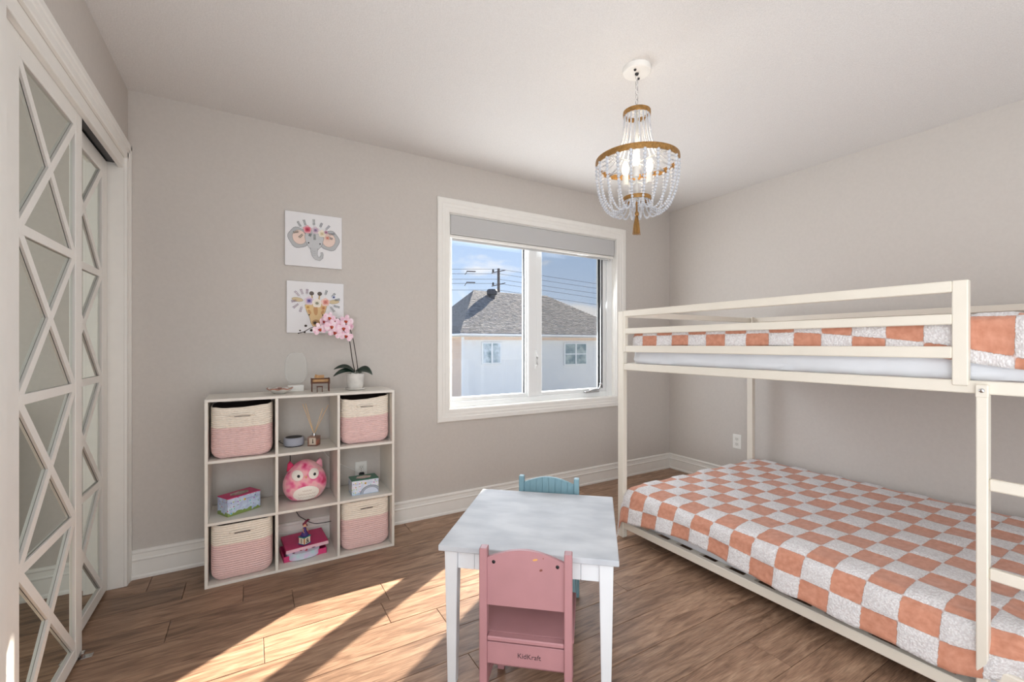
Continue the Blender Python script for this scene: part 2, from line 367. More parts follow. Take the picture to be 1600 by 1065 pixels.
# baseboards
BP = [(0, 0), (.017, 0), (.017, .012), (.013, .02), (.0125, .088), (.016, .093), (.016, .097), (.0115, .102), (.0105, .124), (.014, .130), (.013, .138), (.008, .143), (0, .143)]
bm = bm_(); prism(bm, [(YB - a, b) for a, b in BP], 'x', -.512, XR); struct('baseboard_back', bm, 'trim')
bm = bm_(); prism(bm, [(XR - a, b) for a, b in BP], 'y', YF, YB); struct('baseboard_right', bm, 'trim')
bm = bm_(); prism(bm, [(YF + a, b) for a, b in BP], 'x', XL, XR); struct('baseboard_front', bm, 'trim')
bm = bm_(); prism(bm, [(XL + a, b) for a, b in BP], 'y', YF, 1.49); struct('baseboard_left', bm, 'trim')

# closet casing, jamb, fascia
CP = [(0, 0), (.010, 0), (.012, .006), (.012, .03), (.015, .036), (.015, .05), (.018, .056), (.018, .078), (.014, .084), (0, .084)]
bm = bm_(); prism(bm, [(XL + a, min(CY1 + b * .84, YB - .001)) for a, b in CP], 'z', 0, 2.168); struct('trim_1', bm, 'trim')
bm = bm_(); prism(bm, [(XL + a, CY0 - .005 - b) for a, b in CP], 'z', 0, 2.168); struct('trim_2', bm, 'trim')
bm = bm_(); prism(bm, [(XL + a, CZ + b) for a, b in CP], 'y', CY0 - .089, YB - .001); struct('trim_3', bm, 'trim')
struct('trim_4', B(XL - .135, XL - .001, CY1 - .002, CY1 + .016, 0, CZ), 'trim')
struct('trim_5', B(XL - .135, XL - .001, CY0 - .016, CY0 + .002, 0, CZ), 'trim')
bm = bm_(); box(bm, XL - .022, XL - .002, CY0, CY1 - .003, 2.033, CZ + .02, .002); box(bm, XL - .135, XL - .022, CY0, CY1 - .003, 2.075, CZ + .02); struct('trim_6', bm, 'trim')
struct('trim_7', B(XL - .125, XL - .024, CY0 + .004, CY1 - .006, 2.05, 2.075, .002), 'darkmetal')

# mirrored sliding closet doors with lattice bars
def closet_door(name, xf, y0, y1, g0, g1):
    z0, z1 = .012, 2.045
    d = obj(name, B(xf - .030, xf - .012, y0 + .01, y1 - .01, z0 + .01, z1 - .01), 'trim'); d['kind'] = 'structure'
    def pc(n, *a): return obj(n, B(*a, .002), 'trim', d)
    pc('stile', xf - .034, xf, y0, g0, z0, z1); pc('stile', xf - .034, xf, g1, y1, z0, z1)
    pc('top_rail', xf - .034, xf, g0, g1, 1.975, z1); pc('bottom_rail', xf - .034, xf, g0, g1, z0, .065)
    obj('mirror_pane', B(xf - .0125, xf - .009, g0, g1, .065, 1.975), 'mirror', d)
    zs = [.065, .542, 1.02, 1.50, 1.975]; W_ = .030; t0, t1 = xf - .0085, xf - .001
    for z in zs[1:-1]: obj('lattice_bar', B(t0, t1 + .0004, g0, g1, z - .015, z + .015, .001), 'trim', d)
    for a, b in zip(zs, zs[1:]):
        for q, (za, zb) in enumerate(((a, b), (b, a))):
            bm = bm_(); barb(bm, ((t0 + t1) / 2, g0, za), ((t0 + t1) / 2, g1, zb), W_, (t1 - t0) - q * .0006, (1, 0, 0)); obj('lattice_bar', bm, 'trim', d)
    return d
closet_door('door_1', -.552, 1.665, 2.275, 1.748, 2.205)
closet_door('door_2', -.590, 2.13, 2.798, 2.20, 2.715)
t = thing('door_guide', 'small chrome floor guide at the foot of the sliding closet doors', 'door guide', (-.545, 2.25, 0))
obj('base_plate', B(-.025, .03, -.014, .014, 0, .003, .001), 'chrome', t); obj('guide_post', B(-.004, .006, -.012, .012, .003, .022, .002), 'chrome', t)

# ------------------------------------------------------------------ window
wn = struct('window_1', B(1.19, 1.20, YB + .002, YB + .055, .725, 2.10), 'trim')
def wp(n, a, m='trim', bev=.0015): return obj(n, B(*a, bev), m, wn)
wp('reveal', (2.758, 2.768, YB + .002, YB + .055, .725, 2.10)); wp('reveal', (1.19, 2.768, YB + .002, YB + .055, 2.09, 2.10)); wp('sill', (1.19, 2.768, YB + .002, YB + .055, .716, .728))
WP = [(0, 0), (.010, 0), (.014, .008), (.014, .03), (.017, .036), (.017, .052), (.021, .058), (.021, .084), (.016, .090), (0, .090)]
def casing(p0, p1, q0, q1):   # mitred casing board: inner edge p0-p1, outer edge q0-q1 in (x,z)
    bm = bm_(); A = []; C = []
    for a, b in WP:
        f = b / .09
        A.append(bm.verts.new((p0[0] + (q0[0] - p0[0]) * f, YB - a, p0[1] + (q0[1] - p0[1]) * f)))
        C.append(bm.verts.new((p1[0] + (q1[0] - p1[0]) * f, YB - a, p1[1] + (q1[1] - p1[1]) * f)))
    k = len(A)
    for i in range(k - 1): bm.faces.new((A[i], A[i + 1], C[i + 1], C[i]))
    bm.faces.new(A); bm.faces.new(C)
    return obj('casing', bm, 'trim', wn)
i0, i1, j0, j1 = 1.191, 2.762, .727, 2.098; o0, o1, u0, u1 = 1.101, 2.868, .639, 2.195
casing((i0, j0), (i0, j1), (o0, u0), (o0, u1)); casing((i1, j0), (i1, j1), (o1, u0), (o1, u1))
casing((i0, j1), (i1, j1), (o0, u1), (o1, u1)); casing((i0, j0), (i1, j0), (o0, u0), (o1, u0))
y0, y1 = YB + .045, YB + .125
for a in ((1.185, 1.232, y0, y1, .70, 2.12), (2.70, 2.785, y0, y1, .70, 2.12), (1.232, 2.70, y0, y1, 2.02, 2.12), (1.232, 2.70, y0, y1, .70, .768)):
    wp('frame', a, 'vinyl', .004)
wp('mullion', (1.875, 1.955, y0 - .004, y1, .768, 2.02), 'vinyl', .004)
# fixed pane beads (left)
for a in ((1.232, 1.24, y0 + .02, y1 - .01, .768, 2.02), (1.86, 1.875, y0 + .015, y1 - .01, .768, 2.02), (1.24, 1.86, y0 + .012, y1 - .01, .768, .795)): wp('glazing_bead', a, 'vinyl', .002)
wp('spacer', (1.853, 1.861, y0 + .03, y0 + .04, .795, 2.02), 'black', 0)
wp('pane', (1.24, 1.858, y0 + .034, y0 + .038, .795, 2.02), 'glass', 0)
# casement sash (right)
for a in ((1.955, 2.012, y0 + .008, y1 - .01, .768, 2.02), (2.64, 2.70, y0 + .012, y1 - .01, .768, 2.02), (2.012, 2.64, y0 + .008, y1 - .01, .768, .797)): wp('sash_frame', a, 'vinyl', .003)
wp('screen_edge', (2.612, 2.632, y0 + .012, y0 + .022, .797, 2.02), 'black', .001); wp('screen_edge', (2.646, 2.653, y0 + .004, y0 + .014, .797, 2.02), 'black', .001)
wp('pane', (2.012, 2.64, y0 + .05, y0 + .054, .797, 2.02), 'glass', 0)
wp('insect_screen', (2.012, 2.612, y0 + .016, y0 + .017, .797, 2.02), 'glass_screen', 0)
bm = bm_(); tube(bm, [(1.945, y0 - .006, 1.00), (1.947, y0 - .02, 1.02), (1.948, y0 - .022, 1.08), (1.946, y0 - .008, 1.12)], .007, 8); box(bm, 1.934, 1.957, y0 - .008, y0, .985, 1.14, .003)
obj('lock_lever', bm, 'vinyl', wn, True, auto=40)
bm = bm_(); box(bm, 2.44, 2.60, y0 - .018, y0 + .01, .768, .782, .004)
tube(bm, [(2.58, y0 - .012, .782), (2.585, y0 - .03, .80), (2.60, y0 - .03, .83)], .008, 8); ball(bm, (2.602, y0 - .03, .838), .013); tube(bm, [(2.585, y0 - .03, .795), (2.47, y0 - .034, .788)], .006, 8)
obj('crank_handle', bm, 'chrome', wn, True, auto=40)
t = thing('roller_blind', 'grey fabric covered roller blind cassette at top of the window', 'blind', (1.978, YB + .02, 1.90))
obj('cassette', B(-.775, .765, -.022, .014, .052, .188, .004), 'blind', t)
obj('bottom_bar', B(-.775, .765, -.014, .006, .028, .050, .004), 'plastic_white', t, label='white bottom bar')
obj('shade_cloth', B(-.755, .745, .000, .003, .012, .052), 'blind', t)
bm = bm_(); tube(bm, [(.70, -.016, .05), (.701, -.017, .0)], .0015, 6); obj('pull_cord', bm, 'plastic_white', t)

# ------------------------------------------------------------------ outside
bm = bm_(); box(bm, -2.5, 5.5, YB + .165, 3.46, 2.31, 2.34); box(bm, -2.5, 5.5, 3.44, 3.48, 2.30, 2.44); struct('unseen_eave', bm, 'vinyl')  # eave out of view, added to cut the top of the sun patch
g = bm_(); box(g, -40, 90, 3.6, 120, -4.2, -4.0); o = obj('ground', g, 'ground'); o['kind'] = 'structure'
hs = thing('neighbour_house', 'white sided house with grey hip roof seen outside the window', 'house', (15, 26, -4.0))
HX, HY, HZ = 15, 26, -4.0
def hb(n, x0, x1, y0, y1, z0, z1, m, par=None, bev=0): return obj(n, B(x0 - HX, x1 - HX, y0 - HY, y1 - HY, z0 - HZ, z1 - HZ, bev), m, par or hs)
hb('wall', 9.9, 22.7, 22, 29.5, -4, 1.70, 'siding')
# lapped siding courses, front and side
bm = bm_(); z = -3.9
while z < 1.55:
    prism(bm, [(22 - HY, z - HZ), (22 - .035 - HY, z - HZ), (22 - .008 - HY, z + .145 - HZ), (22 - HY, z + .145 - HZ)], 'x', 9.9 - HX, 22.7 - HX); z += .15
o = obj('siding', bm, 'siding', hs); o['kind'] = 'stuff'
bm = bm_(); z = -3.9
while z < 1.55:
    prism(bm, [(9.9 - HX, z - HZ), (9.9 - .035 - HX, z - HZ), (9.9 - .008 - HX, z + .145 - HZ), (9.9 - HX, z + .145 - HZ)], 'y', 22 - HY, 29.5 - HY); z += .15
o = obj('siding', bm, 'siding_side', hs, label='warm tan siding on the side wall'); o['kind'] = 'stuff'
hb('corner_board', 9.83, 9.96, 21.93, 22.03, -4, 1.6, 'vinyl')
hb('frieze_board', 9.85, 22.7, 21.94, 22, 1.45, 1.68, 'siding_side')
hb('gutter', 9.55, 23.1, 21.48, 21.62, 1.66, 1.78, 'siding', bev=.02); hb('gutter', 9.48, 9.6, 21.48, 30, 1.66, 1.78, 'siding', bev=.02)
hb('soffit', 9.6, 23, 21.6, 29.9, 1.62, 1.70, 'siding')
def roof(n, pts):
    bm = bm_(); A = [bm.verts.new((x - HX, y - HY, z - HZ)) for x, y, z in pts]; C = [bm.verts.new((x - HX, y - HY, z - .12 - HZ)) for x, y, z in pts]
    bm.faces.new(A); bm.faces.new(list(reversed(C))); k = len(pts)
    for i in range(k): bm.faces.new((A[i], C[i], C[(i + 1) % k], A[(i + 1) % k]))
    return obj(n, bm, 'shingle', hs)
E0, E1, E2, E3 = (9.55, 21.55, 1.76), (23.1, 21.55, 1.76), (23.1, 29.5, 1.76), (9.55, 29.5, 1.76)
RA, RB = (12.23, 25.5, 4.66), (17.8, 25.5, 4.62)
roof('roof_slope', [E0, E1, RB, RA]); roof('roof_slope', [E3, E0, RA]); roof('roof_slope', [E1, E2, RB]); roof('roof_slope', [E2, E3, RA, RB])
# shingle courses as shallow steps on the front slope
bm = bm_()
for i in range(1, 34):
    f = i / 34; yy = 21.55 + (25.5 - 21.55) * f; zz = 1.76 + 2.88 * f
    xa = 9.55 + (12.23 - 9.55) * f; xb = 23.1 + (17.8 - 23.1) * f
    prism(bm, [(yy - HY, zz - HZ - .02), (yy - .004 - HY, zz - HZ + .012), (yy + .10 - HY, zz - HZ + .068)], 'x', xa - HX, xb - HX)
o = obj('shingle_course', bm, 'shingle', hs); o['kind'] = 'stuff'
def vent(x, y, z, s):
    bm = bm_(); lathe(bm, [(.2 * s, 0), (.2 * s, .32 * s), (.34 * s, .38 * s), (.36 * s, .62 * s), (.30 * s, .72 * s), (.1 * s, .74 * s)], 16, (x - HX, y - HY, z - HZ)); obj('roof_vent', bm, 'vent', hs)
vent(13.25, 24.9, 4.02, .95); vent(16.9, 25.5, 4.45, .45)
def hwin(x0, x1, z0, z1, nl, mid, dark):
    f = hb('window', x0, x1, 21.90, 21.97, z0, z1, 'vinyl', bev=.01); c = (x0 + x1) / 2
    for a, b in ((x0 + .09, c - .05), (c + .05, x1 - .09)):
        p = obj('pane', B(a - HX, b - HX, 21.885 - HY, 21.90 - HY, z0 + .08 - HZ, z1 - .08 - HZ), mat('far_pane', lin(118, 140, 146), .15, col2=lin(216, 226, 232) if dark else lin(188, 200, 196), scale=2.2), f)
        if mid: obj('muntin', B(a - HX, b - HX, 21.87 - HY, 21.885 - HY, (z0 + z1) / 2 - .03 - HZ, (z0 + z1) / 2 + .03 - HZ), 'vinyl', f)
    obj('frame_post', B(c - .05 - HX, c + .05 - HX, 21.87 - HY, 21.90 - HY, z0 - HZ, z1 - HZ), 'vinyl', f)
hwin(11.02, 12.26, .10, 1.33, 1, False, True); hwin(16.72, 18.53, -.1, 1.30, 1, True, False)
# utility pole and wires
up = thing('utility_pole', 'dark utility pole with crossarms beyond the roof ridge', 'pole', (22.04, 40, -4))
bm = bm_(); lathe(bm, [(.2, 0), (.13, 13.05)], 12); obj('pole', bm, 'pole', up)
for z in (12.75, 11.4, 9.9):
    bm = bm_(); barb(bm, (-.9, -.2, z - .25), (.9, .2, z + .25), .09, .09, (0, 1, 0)); obj('crossarm', bm, 'pole', up)
    bm = bm_(); lathe(bm, [(.08, 0), (.12, .1), (.06, .3)], 8, (-.75, -.2, z - .15)); obj('insulator', bm, 'darkmetal', up)
for k, (za, zb, zc) in enumerate(((8.537, 8.996, 8.427), (8.088, 8.519, 7.88), (7.555, 7.952, 7.265), (7.134, 7.505, 6.719), (6.502, 6.834, 5.95))):
    A = Vector((16.779, 40, za)); P_ = Vector((22.038, 40, zb)); C = Vector((35.099, 40, zc))
    bm = bm_(); tube(bm, [A + (A - P_) * 2.5, A, P_, C, C + (C - P_)], .018, 5)
    tag(obj('overhead_wire', bm, 'pole'), 'thin overhead power line, %s of five crossing the sky' % ('topmost', 'second from top', 'middle one', 'second from bottom', 'lowest')[k], 'wire', 'overhead power lines')
for k, (px_, z) in enumerate(((18.9, 8.45), (18.85, 7.35))):
    t = thing('cable_splice', 'dark cable splice hanging on the power lines, %s one' % ('upper', 'lower')[k], 'cable splice', (px_, 39.9, z), 0, 'cable splices')
    bm = bm_(); tube(bm, [(-.5, 0, 0), (.45, 0, .05)], .06, 6); obj('clamp', bm, 'pole', t)
    bm = bm_(); tube(bm, [(-.45, 0, 0), (-.7, 0, -.35)], .03, 6); obj('tail', bm, 'pole', t)

# ------------------------------------------------------------------ bunk bed
BX0, BX1, BY1, BY0 = 1.95, 3.335, 2.015, .045
bed = thing('bunk_bed', 'cream metal double bunk bed with ladder along the right wall', 'bed', (BX0, BY0, 0))
def bp(n, x0, x1, y0, y1, z0, z1, bev=.003, m='bed', par=None, label=None): return obj(n, B(x0 - BX0, x1 - BX0, y0 - BY0, y1 - BY0, z0, z1, bev), m, par or bed, label=label)
for x in (BX0, BX1 - .035):
    for yy in (BY1 - .045, BY0): bp('post', x, x + .035, yy, yy + .045, 0, 1.38)
for z0, z1 in ((.058, .100), (1.022, 1.062)):
    for x in (BX0 + .004, BX1 - .032): bp('side_rail', x, x + .028, BY0 + .045, BY1 - .045, z0, z1)
    for yy in (BY1 - .038, BY0 + .008): bp('end_rail', BX0 + .035, BX1 - .035, yy, yy + .028, z0, z1)
    for k in range(13):
        yy = BY0 + .12 + k * .145; bp('slat', BX0 + .032, BX1 - .032, yy, yy + .05, z1 - .022, z1 - .004, 0)
for yy in (BY1 - .038, BY0 + .008): bp('end_rail', BX0 + .035, BX1 - .035, yy, yy + .028, 1.345, 1.38)
bp('guard_rail', BX1 - .032, BX1 - .004, BY0 + .045, BY1 - .045, 1.345, 1.38); bp('guard_rail', BX1 - .032, BX1 - .004, BY0 + .045, BY1 - .045, 1.19, 1.22)
# near guard panel
gx0, gx1 = BX0 - .002, BX0 + .024; gy0, gy1 = .467, 1.965
gd = bp('guard_rail', gx0, gx1, gy0 + .038, gy1, 1.345, 1.382)
bp('guard_post', gx0 - .0005, gx1, gy0, gy0 + .038, 1.045, 1.382); bp('guard_post', gx0 - .0005, gx1, gy1 - .014, gy1 + .002, 1.131, 1.38)
bp('guard_rail', gx0, gx1, gy0 + .038, gy1 - .014, 1.241, 1.275); bp('guard_rail', gx0, gx1, gy0 + .038, gy1 - .014, 1.131, 1.170)
# ladder
bp('ladder_rail', BX0 - .012, BX0 + .020, .421, .448, 0, 1.022)
br = bp('bracket', BX0 - .014, BX0 + .004, .420, .449, 1.012, 1.052)
def bolt(x, y, z, r=.007, par=None):
    bm = bm_(); lathe(bm, [(r, 0), (r * .9, .002), (r * .4, .0035)], 12); tf(bm, Matrix.Rotation(R(-90), 4, 'Y'), 0); tf(bm, Matrix.Translation((x - BX0, y - BY0, z)), 0); obj('bolt', bm, 'chrome', par or bed, True)
bolt(BX0 - .014, .434, 1.034)
for z in (.155, .455, .728): bp('rung', BX0 - .006, BX0 + .016, BY0 + .045, .421, z, z + .036, .004)
for z in (1.36, 1.25, 1.15, 1.042, .08): bp('bracket', BX0 + .028, BX0 + .036, BY1 - .062, BY1 - .045, z - .014, z + .010, .001)
for z in (1.345, 1.06): bolt(BX0 + .026, BY1 - .052, z, .005)
bp('bracket', BX1 - .06, BX1 - .03, BY1 - .06, BY1 - .045, 1.34, 1.385, .002)

def mattress(name, z0, z1, label, seed):
    bm = bm_(); x0, x1, y0, y1 = BX0 + .042, BX1 - .042, BY0 + .055, BY1 - .06
    nx, ny = 30, 42; ring = []
    def se(a): return a
    # rounded box built from stacked rounded rectangles
    pr = [(0, .02), (.008, .006), (.03, 0), (z1 - z0 - .04, 0), (z1 - z0 - .012, .01), (z1 - z0, .035)]
    n = 160; rings = []
    lv = []
    for a, b in zip(pr, pr[1:]):
        m_ = 8 if b[0] - a[0] > .08 else 1
        for i in range(m_): lv.append((a[0] + (b[0] - a[0]) * i / m_, a[1] + (b[1] - a[1]) * i / m_))
    lv.append(pr[-1])
    Rr = .05
    for hz, ins in lv:
        ring = []
        Lx, Ly = x1 - x0 - 2 * ins, y1 - y0 - 2 * ins; per = 2 * (Lx + Ly)
        for k in range(n):
            s = k / n * per
            if s < Lx: p = (x0 + ins + s, y0 + ins)
            elif s < Lx + Ly: p = (x1 - ins, y0 + ins + s - Lx)
            elif s < 2 * Lx + Ly: p = (x1 - ins - (s - Lx - Ly), y1 - ins)
            else: p = (x0 + ins, y1 - ins - (s - 2 * Lx - Ly))
            cx = min(max(p[0], x0 + ins + Rr), x1 - ins - Rr); cy = min(max(p[1], y0 + ins + Rr), y1 - ins - Rr)
            d = Vector((p[0] - cx, p[1] - cy)); 
            if d.length > Rr: d = d.normalized() * Rr
            q = Vector((cx + d.x, cy + d.y))
            wv = noise.noise(Vector((q.x * 6 + hz * 9, q.y * 9 - hz * 26, seed))) * .022 + noise.noise(Vector((q.y * 22 + hz * 60, q.x * 4, seed + 3))) * .010
            wv *= min(1, hz / .03) * (1 if hz < z1 - z0 - .01 else .3)
            dd = d.normalized() if d.length > 0 else Vector((0, 0))
            ring.append(bm.verts.new((q.x - dd.x * abs(wv) - BX0 * 0, q.y - dd.y * abs(wv), z0 + hz)))
        rings.append(ring)
    for a, b in zip(rings, rings[1:]):
        for k in range(n): bm.faces.new((a[k], a[(k + 1) % n], b[(k + 1) % n], b[k]))
    bm.faces.new(list(reversed(rings[0]))); bm.faces.new(rings[-1])
    o = obj(name, bm, 'sheet', None, True, auto=60); return tag(o, label, 'mattress')
mattress('mattress', .096, .285, 'white sheeted mattress on the lower bunk', 1.0)
mattress('mattress', 1.058, 1.255, 'white sheeted mattress on the upper bunk', 5.0)

def blanket(name, prof, umap, y_end, y_start, yk0, pitch, label, drop, endf, amp, hemf, ush=lambda t: 0):
    """prof: list of (x,z) from the near hem across; umap: u for each s breakpoint"""
    pts = [Vector((p[0], p[1])) for p in prof]; seg = [0]
    for a, b in zip(pts, pts[1:]): seg.append(seg[-1] + (b - a).length)
    Ltot = seg[-1]
    def at(s):
        for i in range(len(pts) - 1):
            if s <= seg[i + 1] or i == len(pts) - 2:
                f = (s - seg[i]) / (seg[i + 1] - seg[i]); return pts[i].lerp(pts[i + 1], f), f + i
    def um(s):
        for (s0, u0), (s1, u1) in zip(umap, umap[1:]):
            if s <= s1: return u0 + (u1 - u0) * (s - s0) / (s1 - s0)
        (s0, u0), (s1, u1) = umap[-2:]; return u1 + (s - s1) * (u1 - u0) / (s1 - s0)
    ns_ = int(Ltot / .011); nt_ = int((y_end - y_start) / .012); bm = bm_(); uvl = bm.loops.layers.uv.new('UVMap'); G = []; UV = {}
    for j in range(nt_ + 1):
        tt = y_end - (y_end - y_start) * j / nt_; row = []
        for i in range(ns_ + 1):
            s = Ltot * i / ns_; p, _ = at(s); x, z = p.x, p.y
            u = um(s + ush(tt)); v = (yk0 - tt) / pitch
            z += drop(x, tt, s); y_, dz_ = endf(tt, x); x, z = hemf(x, z, tt, s)
            z += dz_
            # pale squares stand proud, slightly puffed
            fu, fv = u - math.floor(u), v - math.floor(v); pale = (math.floor(u) + math.floor(v)) % 2
            e = min(fu, 1 - fu, fv, 1 - fv); up_ = (.0058 * min(1, e / .14) if pale else -.003 * min(1, e / .14))
            side = 1 if z < prof[3][1] - .012 and x < prof[4][0] else 0
            nn = noise.noise(Vector((x * 5, tt * 5, z * 5 + 3))) * amp + noise.noise(Vector((x * 17, tt * 13, z * 15))) * amp * .35
            if side: x -= up_ + abs(nn)
            else: z += up_ + nn * .7
            vt = bm.verts.new((x, y_, z)); row.append(vt); UV[vt] = (u, v)
        G.append(row)
    for a, b in zip(G, G[1:]):
        for i in range(ns_):
            f = bm.faces.new((a[i], a[i + 1], b[i + 1], b[i]))
            for l_ in f.loops: l_[uvl].uv = UV[l_.vert]
    o = obj(name, bm, 'check', None, True)
    sm = o.modifiers.new('thickness', 'SOLIDIFY'); sm.thickness = .006; sm.offset = -1
    return tag(o, label, 'blanket')

def low_end(t_, x):     # hanging over the window end
    if t_ > 1.955: 
        d = t_ - 1.955; return 1.955 + min(d, .03) * .9 + max(0, d - .03) * .25, -(max(0, d - .012)) * .95
    return t_, 0
def low_hem(x, z, t_, s):
    if s < .2:
        f = 1 - s / .2
        z += f * (.006 * math.sin(t_ * 9) + .010 * noise.noise(Vector((t_ * 4, 1, 0))))
        if t_ > 1.80: z -= f * (t_ - 1.80) * .12
        if t_ < .50:
            k_ = min(1, (.50 - t_) / .22); z += f * k_ * .085; x += f * k_ * .02 - .028 * math.sin(t_ * 46 + s * 24) * f * k_
        z += f * .034 * math.exp(-((t_ - 1.42) / .34) ** 2)
        x -= f * .012 * (.5 + .5 * math.sin(t_ * 7.5 + 1))
    if t_ < .55:
        k_ = min(1, (.55 - t_) / .3); z += k_ * .026 * noise.noise(Vector((x * 11, t_ * 15, 2)))
    return x, z
sA = [(1.938, .128), (1.952, .21), (1.966, .265), (1.985, .290), (2.02, .303), (2.10, .307), (2.7, .303), (3.27, .305), (3.35, .300), (3.385, .270), (3.392, .20)]
blanket('checkered_blanket', sA, [(0, -.8), (.083, 0), (.175, 1), (.175 + .13, 2)], 2.08, .10, 1.702, .106,
        'orange and white checkered fleece blanket spread on the lower bunk', lambda x, y, s: 0, low_end, .010, low_hem)
def up_end(t_, x): 
    if t_ > 1.90: return 1.90 + (t_ - 1.90) * .6, -(t_ - 1.90) * .9 * (1 if x > 2.0 else .4)
    return t_, 0
def upk(y): return min(1.3, max(0, (1.0 - y) / .56)) ** 1.2
def up_drop(x, y, s): return -.05 * upk(y) * (1 - s / .09 if s < .09 else 0)
def up_hem(x, z, t_, s):
    if s < .06: z += (1 - s / .06) * (.006 * math.sin(t_ * 13) + (.02 * (t_ - 1.7) if t_ > 1.7 else 0))
    return x, z
sB = [(1.981, 1.166), (1.983, 1.20), (1.984, 1.235), (1.990, 1.258), (2.03, 1.272), (2.10, 1.274), (2.7, 1.270), (3.22, 1.272), (3.27, 1.268), (3.292, 1.235), (3.294, 1.20)]
blanket('checkered_blanket', sB, [(0, -.58), (.062, 0), (.150, 1), (.150 + .12, 2)], 1.93, .09, 1.739, .105,
        'orange and white checkered fleece blanket on the upper bunk behind the guard rail', up_drop, up_end, .005, up_hem, lambda t: .036 * upk(t))

# ------------------------------------------------------------------ table and chairs
tb = thing('kids_table', 'small square white wooden kids table with streaky top', 'table', (.978, 1.457, 0), R(-41.5))
hw = .302
M['tabletop'] = mat('worn_white_top', lin(204, 207, 211), .55, spec=.3, col2=lin(180, 184, 190), scale=4.0, stretch=(1.4, 2.6, 1), detail=6)
obj('tabletop', B(-hw, hw, -hw, hw, .470, .490, .005, 3), 'tabletop', tb)
def leg_taper(bm, cx, cy, w0, w1, z0, z1):
    box(bm, -.5, .5, -.5, .5, 0, 1)
    for v in bm.verts:
        k = w0 + (w1 - w0) * v.co.z; v.co = Vector((cx + v.co.x * k, cy + v.co.y * k, z0 + v.co.z * (z1 - z0)))
for sx_ in (-1, 1):
    for sy_ in (-1, 1):
        bm = bm_(); leg_taper(bm, sx_ * .262, sy_ * .262, .030, .046, 0, .470); bmesh.ops.bevel(bm, geom=list(bm.edges), offset=.002, segments=1, affect='EDGES'); obj('leg', bm, 'white_wood', tb)
for ax in range(4):
    ap = obj('apron', (lambda b: (tf(b, Matrix.Rotation(R(90 * ax), 4, 'Z')), b)[1])(B(-.24, .24, -.272, -.262, .405, .470, .001)), 'white_wood', tb)
    for k in range(8):
        bm = B(-.239 + k * .06, -.239 + k * .06 + .0585, -.277, -.272, .405, .470, .0012); tf(bm, Matrix.Rotation(R(90 * ax), 4, 'Z')); obj('bead_slat', bm, 'white_wood', ap)

def chair(name, m, label, loc, rz):
    c = thing(name, label, 'chair', loc, rz)
    W2 = .142; ZT = .55
    for s in (-1, 1):
        x0, x1 = sorted((s * W2, s * (W2 - .024)))
        obj('back_post', B(x0, x1, -.016, .016, 0, ZT, .0025), m, c)
        x0, x1 = sorted((s * (W2 - .006), s * (W2 - .030)))
        obj('front_leg', B(x0, x1, .232, .258, 0, .268, .0025), m, c)
        obj('side_stretcher', B(s * (W2 - .012) - .006, s * (W2 - .012) + .006, .014, .234, .105, .138, .002), m, c)
        obj('side_apron', B(s * (W2 - .012) - .006, s * (W2 - .012) + .006, .014, .234, .222, .268, .002), m, c)
    obj('cross_stretcher', B(-W2 + .016, W2 - .016, .110, .122, .105, .135, .002), m, c)
    obj('front_apron', B(-W2 + .03, W2 - .03, .238, .250, .222, .268, .002), m, c)
    ba = obj('back_apron', B(-W2 + .023, W2 - .023, -.008, .004, .195, .262, .002), m, c)
    obj('seat', B(-W2 - .004, W2 + .004, .012, .275, .268, .282, .005, 2), m, c); 
    obj('seat_lip', B(-W2 + .024, W2 - .024, -.014, .0125, .268, .282, .003), m, c)
    # arched back panel with groove slats on the front face
    pts = [(-W2 + .023, .375), (W2 - .023, .375)]
    for k in range(17):
        u = 1 - 2 * k / 16; pts.append((u * (W2 - .023), .520 + .030 * math.cos(u * math.pi / 2)))
    bm = bm_(); prism(bm, pts, 'y', -.007, .003); bk = obj('back_panel', bm, m, c)
    n = 8; wdt = 2 * (W2 - .024) / n
    for k in range(n):
        a = -(W2 - .024) + k * wdt + .0008; b = a + wdt - .0016; fz = lambda x: .519 + .030 * math.cos(x / (W2 - .023) * math.pi / 2)
        bm = bm_(); prism(bm, [(a, .376), (b, .376), (b, fz(b)), ((a + b) / 2, fz((a + b) / 2)), (a, fz(a))], 'y', .003, .007); obj('bead_slat', bm, m, bk)
    for s in (-1, 1):
        bm = bm_(); lathe(bm, [(.0055, 0), (.005, .0015), (.0015, .002)], 12); tf(bm, Matrix.Rotation(R(90), 4, 'X')); tf(bm, Matrix.Translation((s * .098, -.007, .508))); obj('screw', bm, 'darkmetal', c)
    return c, ba, bk
pc, pa, pk = chair('kids_chair', 'pink_wood', 'pink wooden kids chair seen from behind at the near table side', (.722, 1.140, 0), R(-40.5))
bc, _, _ = chair('kids_chair', 'blue_wood', 'light blue wooden kids chair tucked behind the far side of the table', (1.216, 1.713, 0), R(138))
# the word on the rear rail and the paint chips on the pink chair
fc = bpy.data.curves.new('lettering', 'FONT'); fc.body = 'KidKraft'; fc.size = .021; fc.align_x = 'CENTER'; fc.extrude = .0002
fo = bpy.data.objects.new('lettering', fc); COL.objects.link(fo); fo.data.materials.append(flat(70, 50, 54)); fo.parent = pa
fo.location = (.012, -.0085, .222); fo.rotation_euler = (R(90), 0, 0); to_mesh_obj(fo)
for x, z, a, b, cc in ((.030, .524, .008, .003, (214, 160, 90)), (.048, .494, .005, .0035, (120, 70, 60)), (.055, .53, .002, .002, (140, 90, 80))):
    bm = bm_(); prism(bm, [(x + a * math.cos(k * .785) * (1 + .3 * math.sin(k * 3)), z + b * math.sin(k * .785) + .25 * a * math.cos(k * .785)) for k in range(8)], 'y', -.0074, -.0068); obj('paint_chip', bm, flat(*cc), pk)

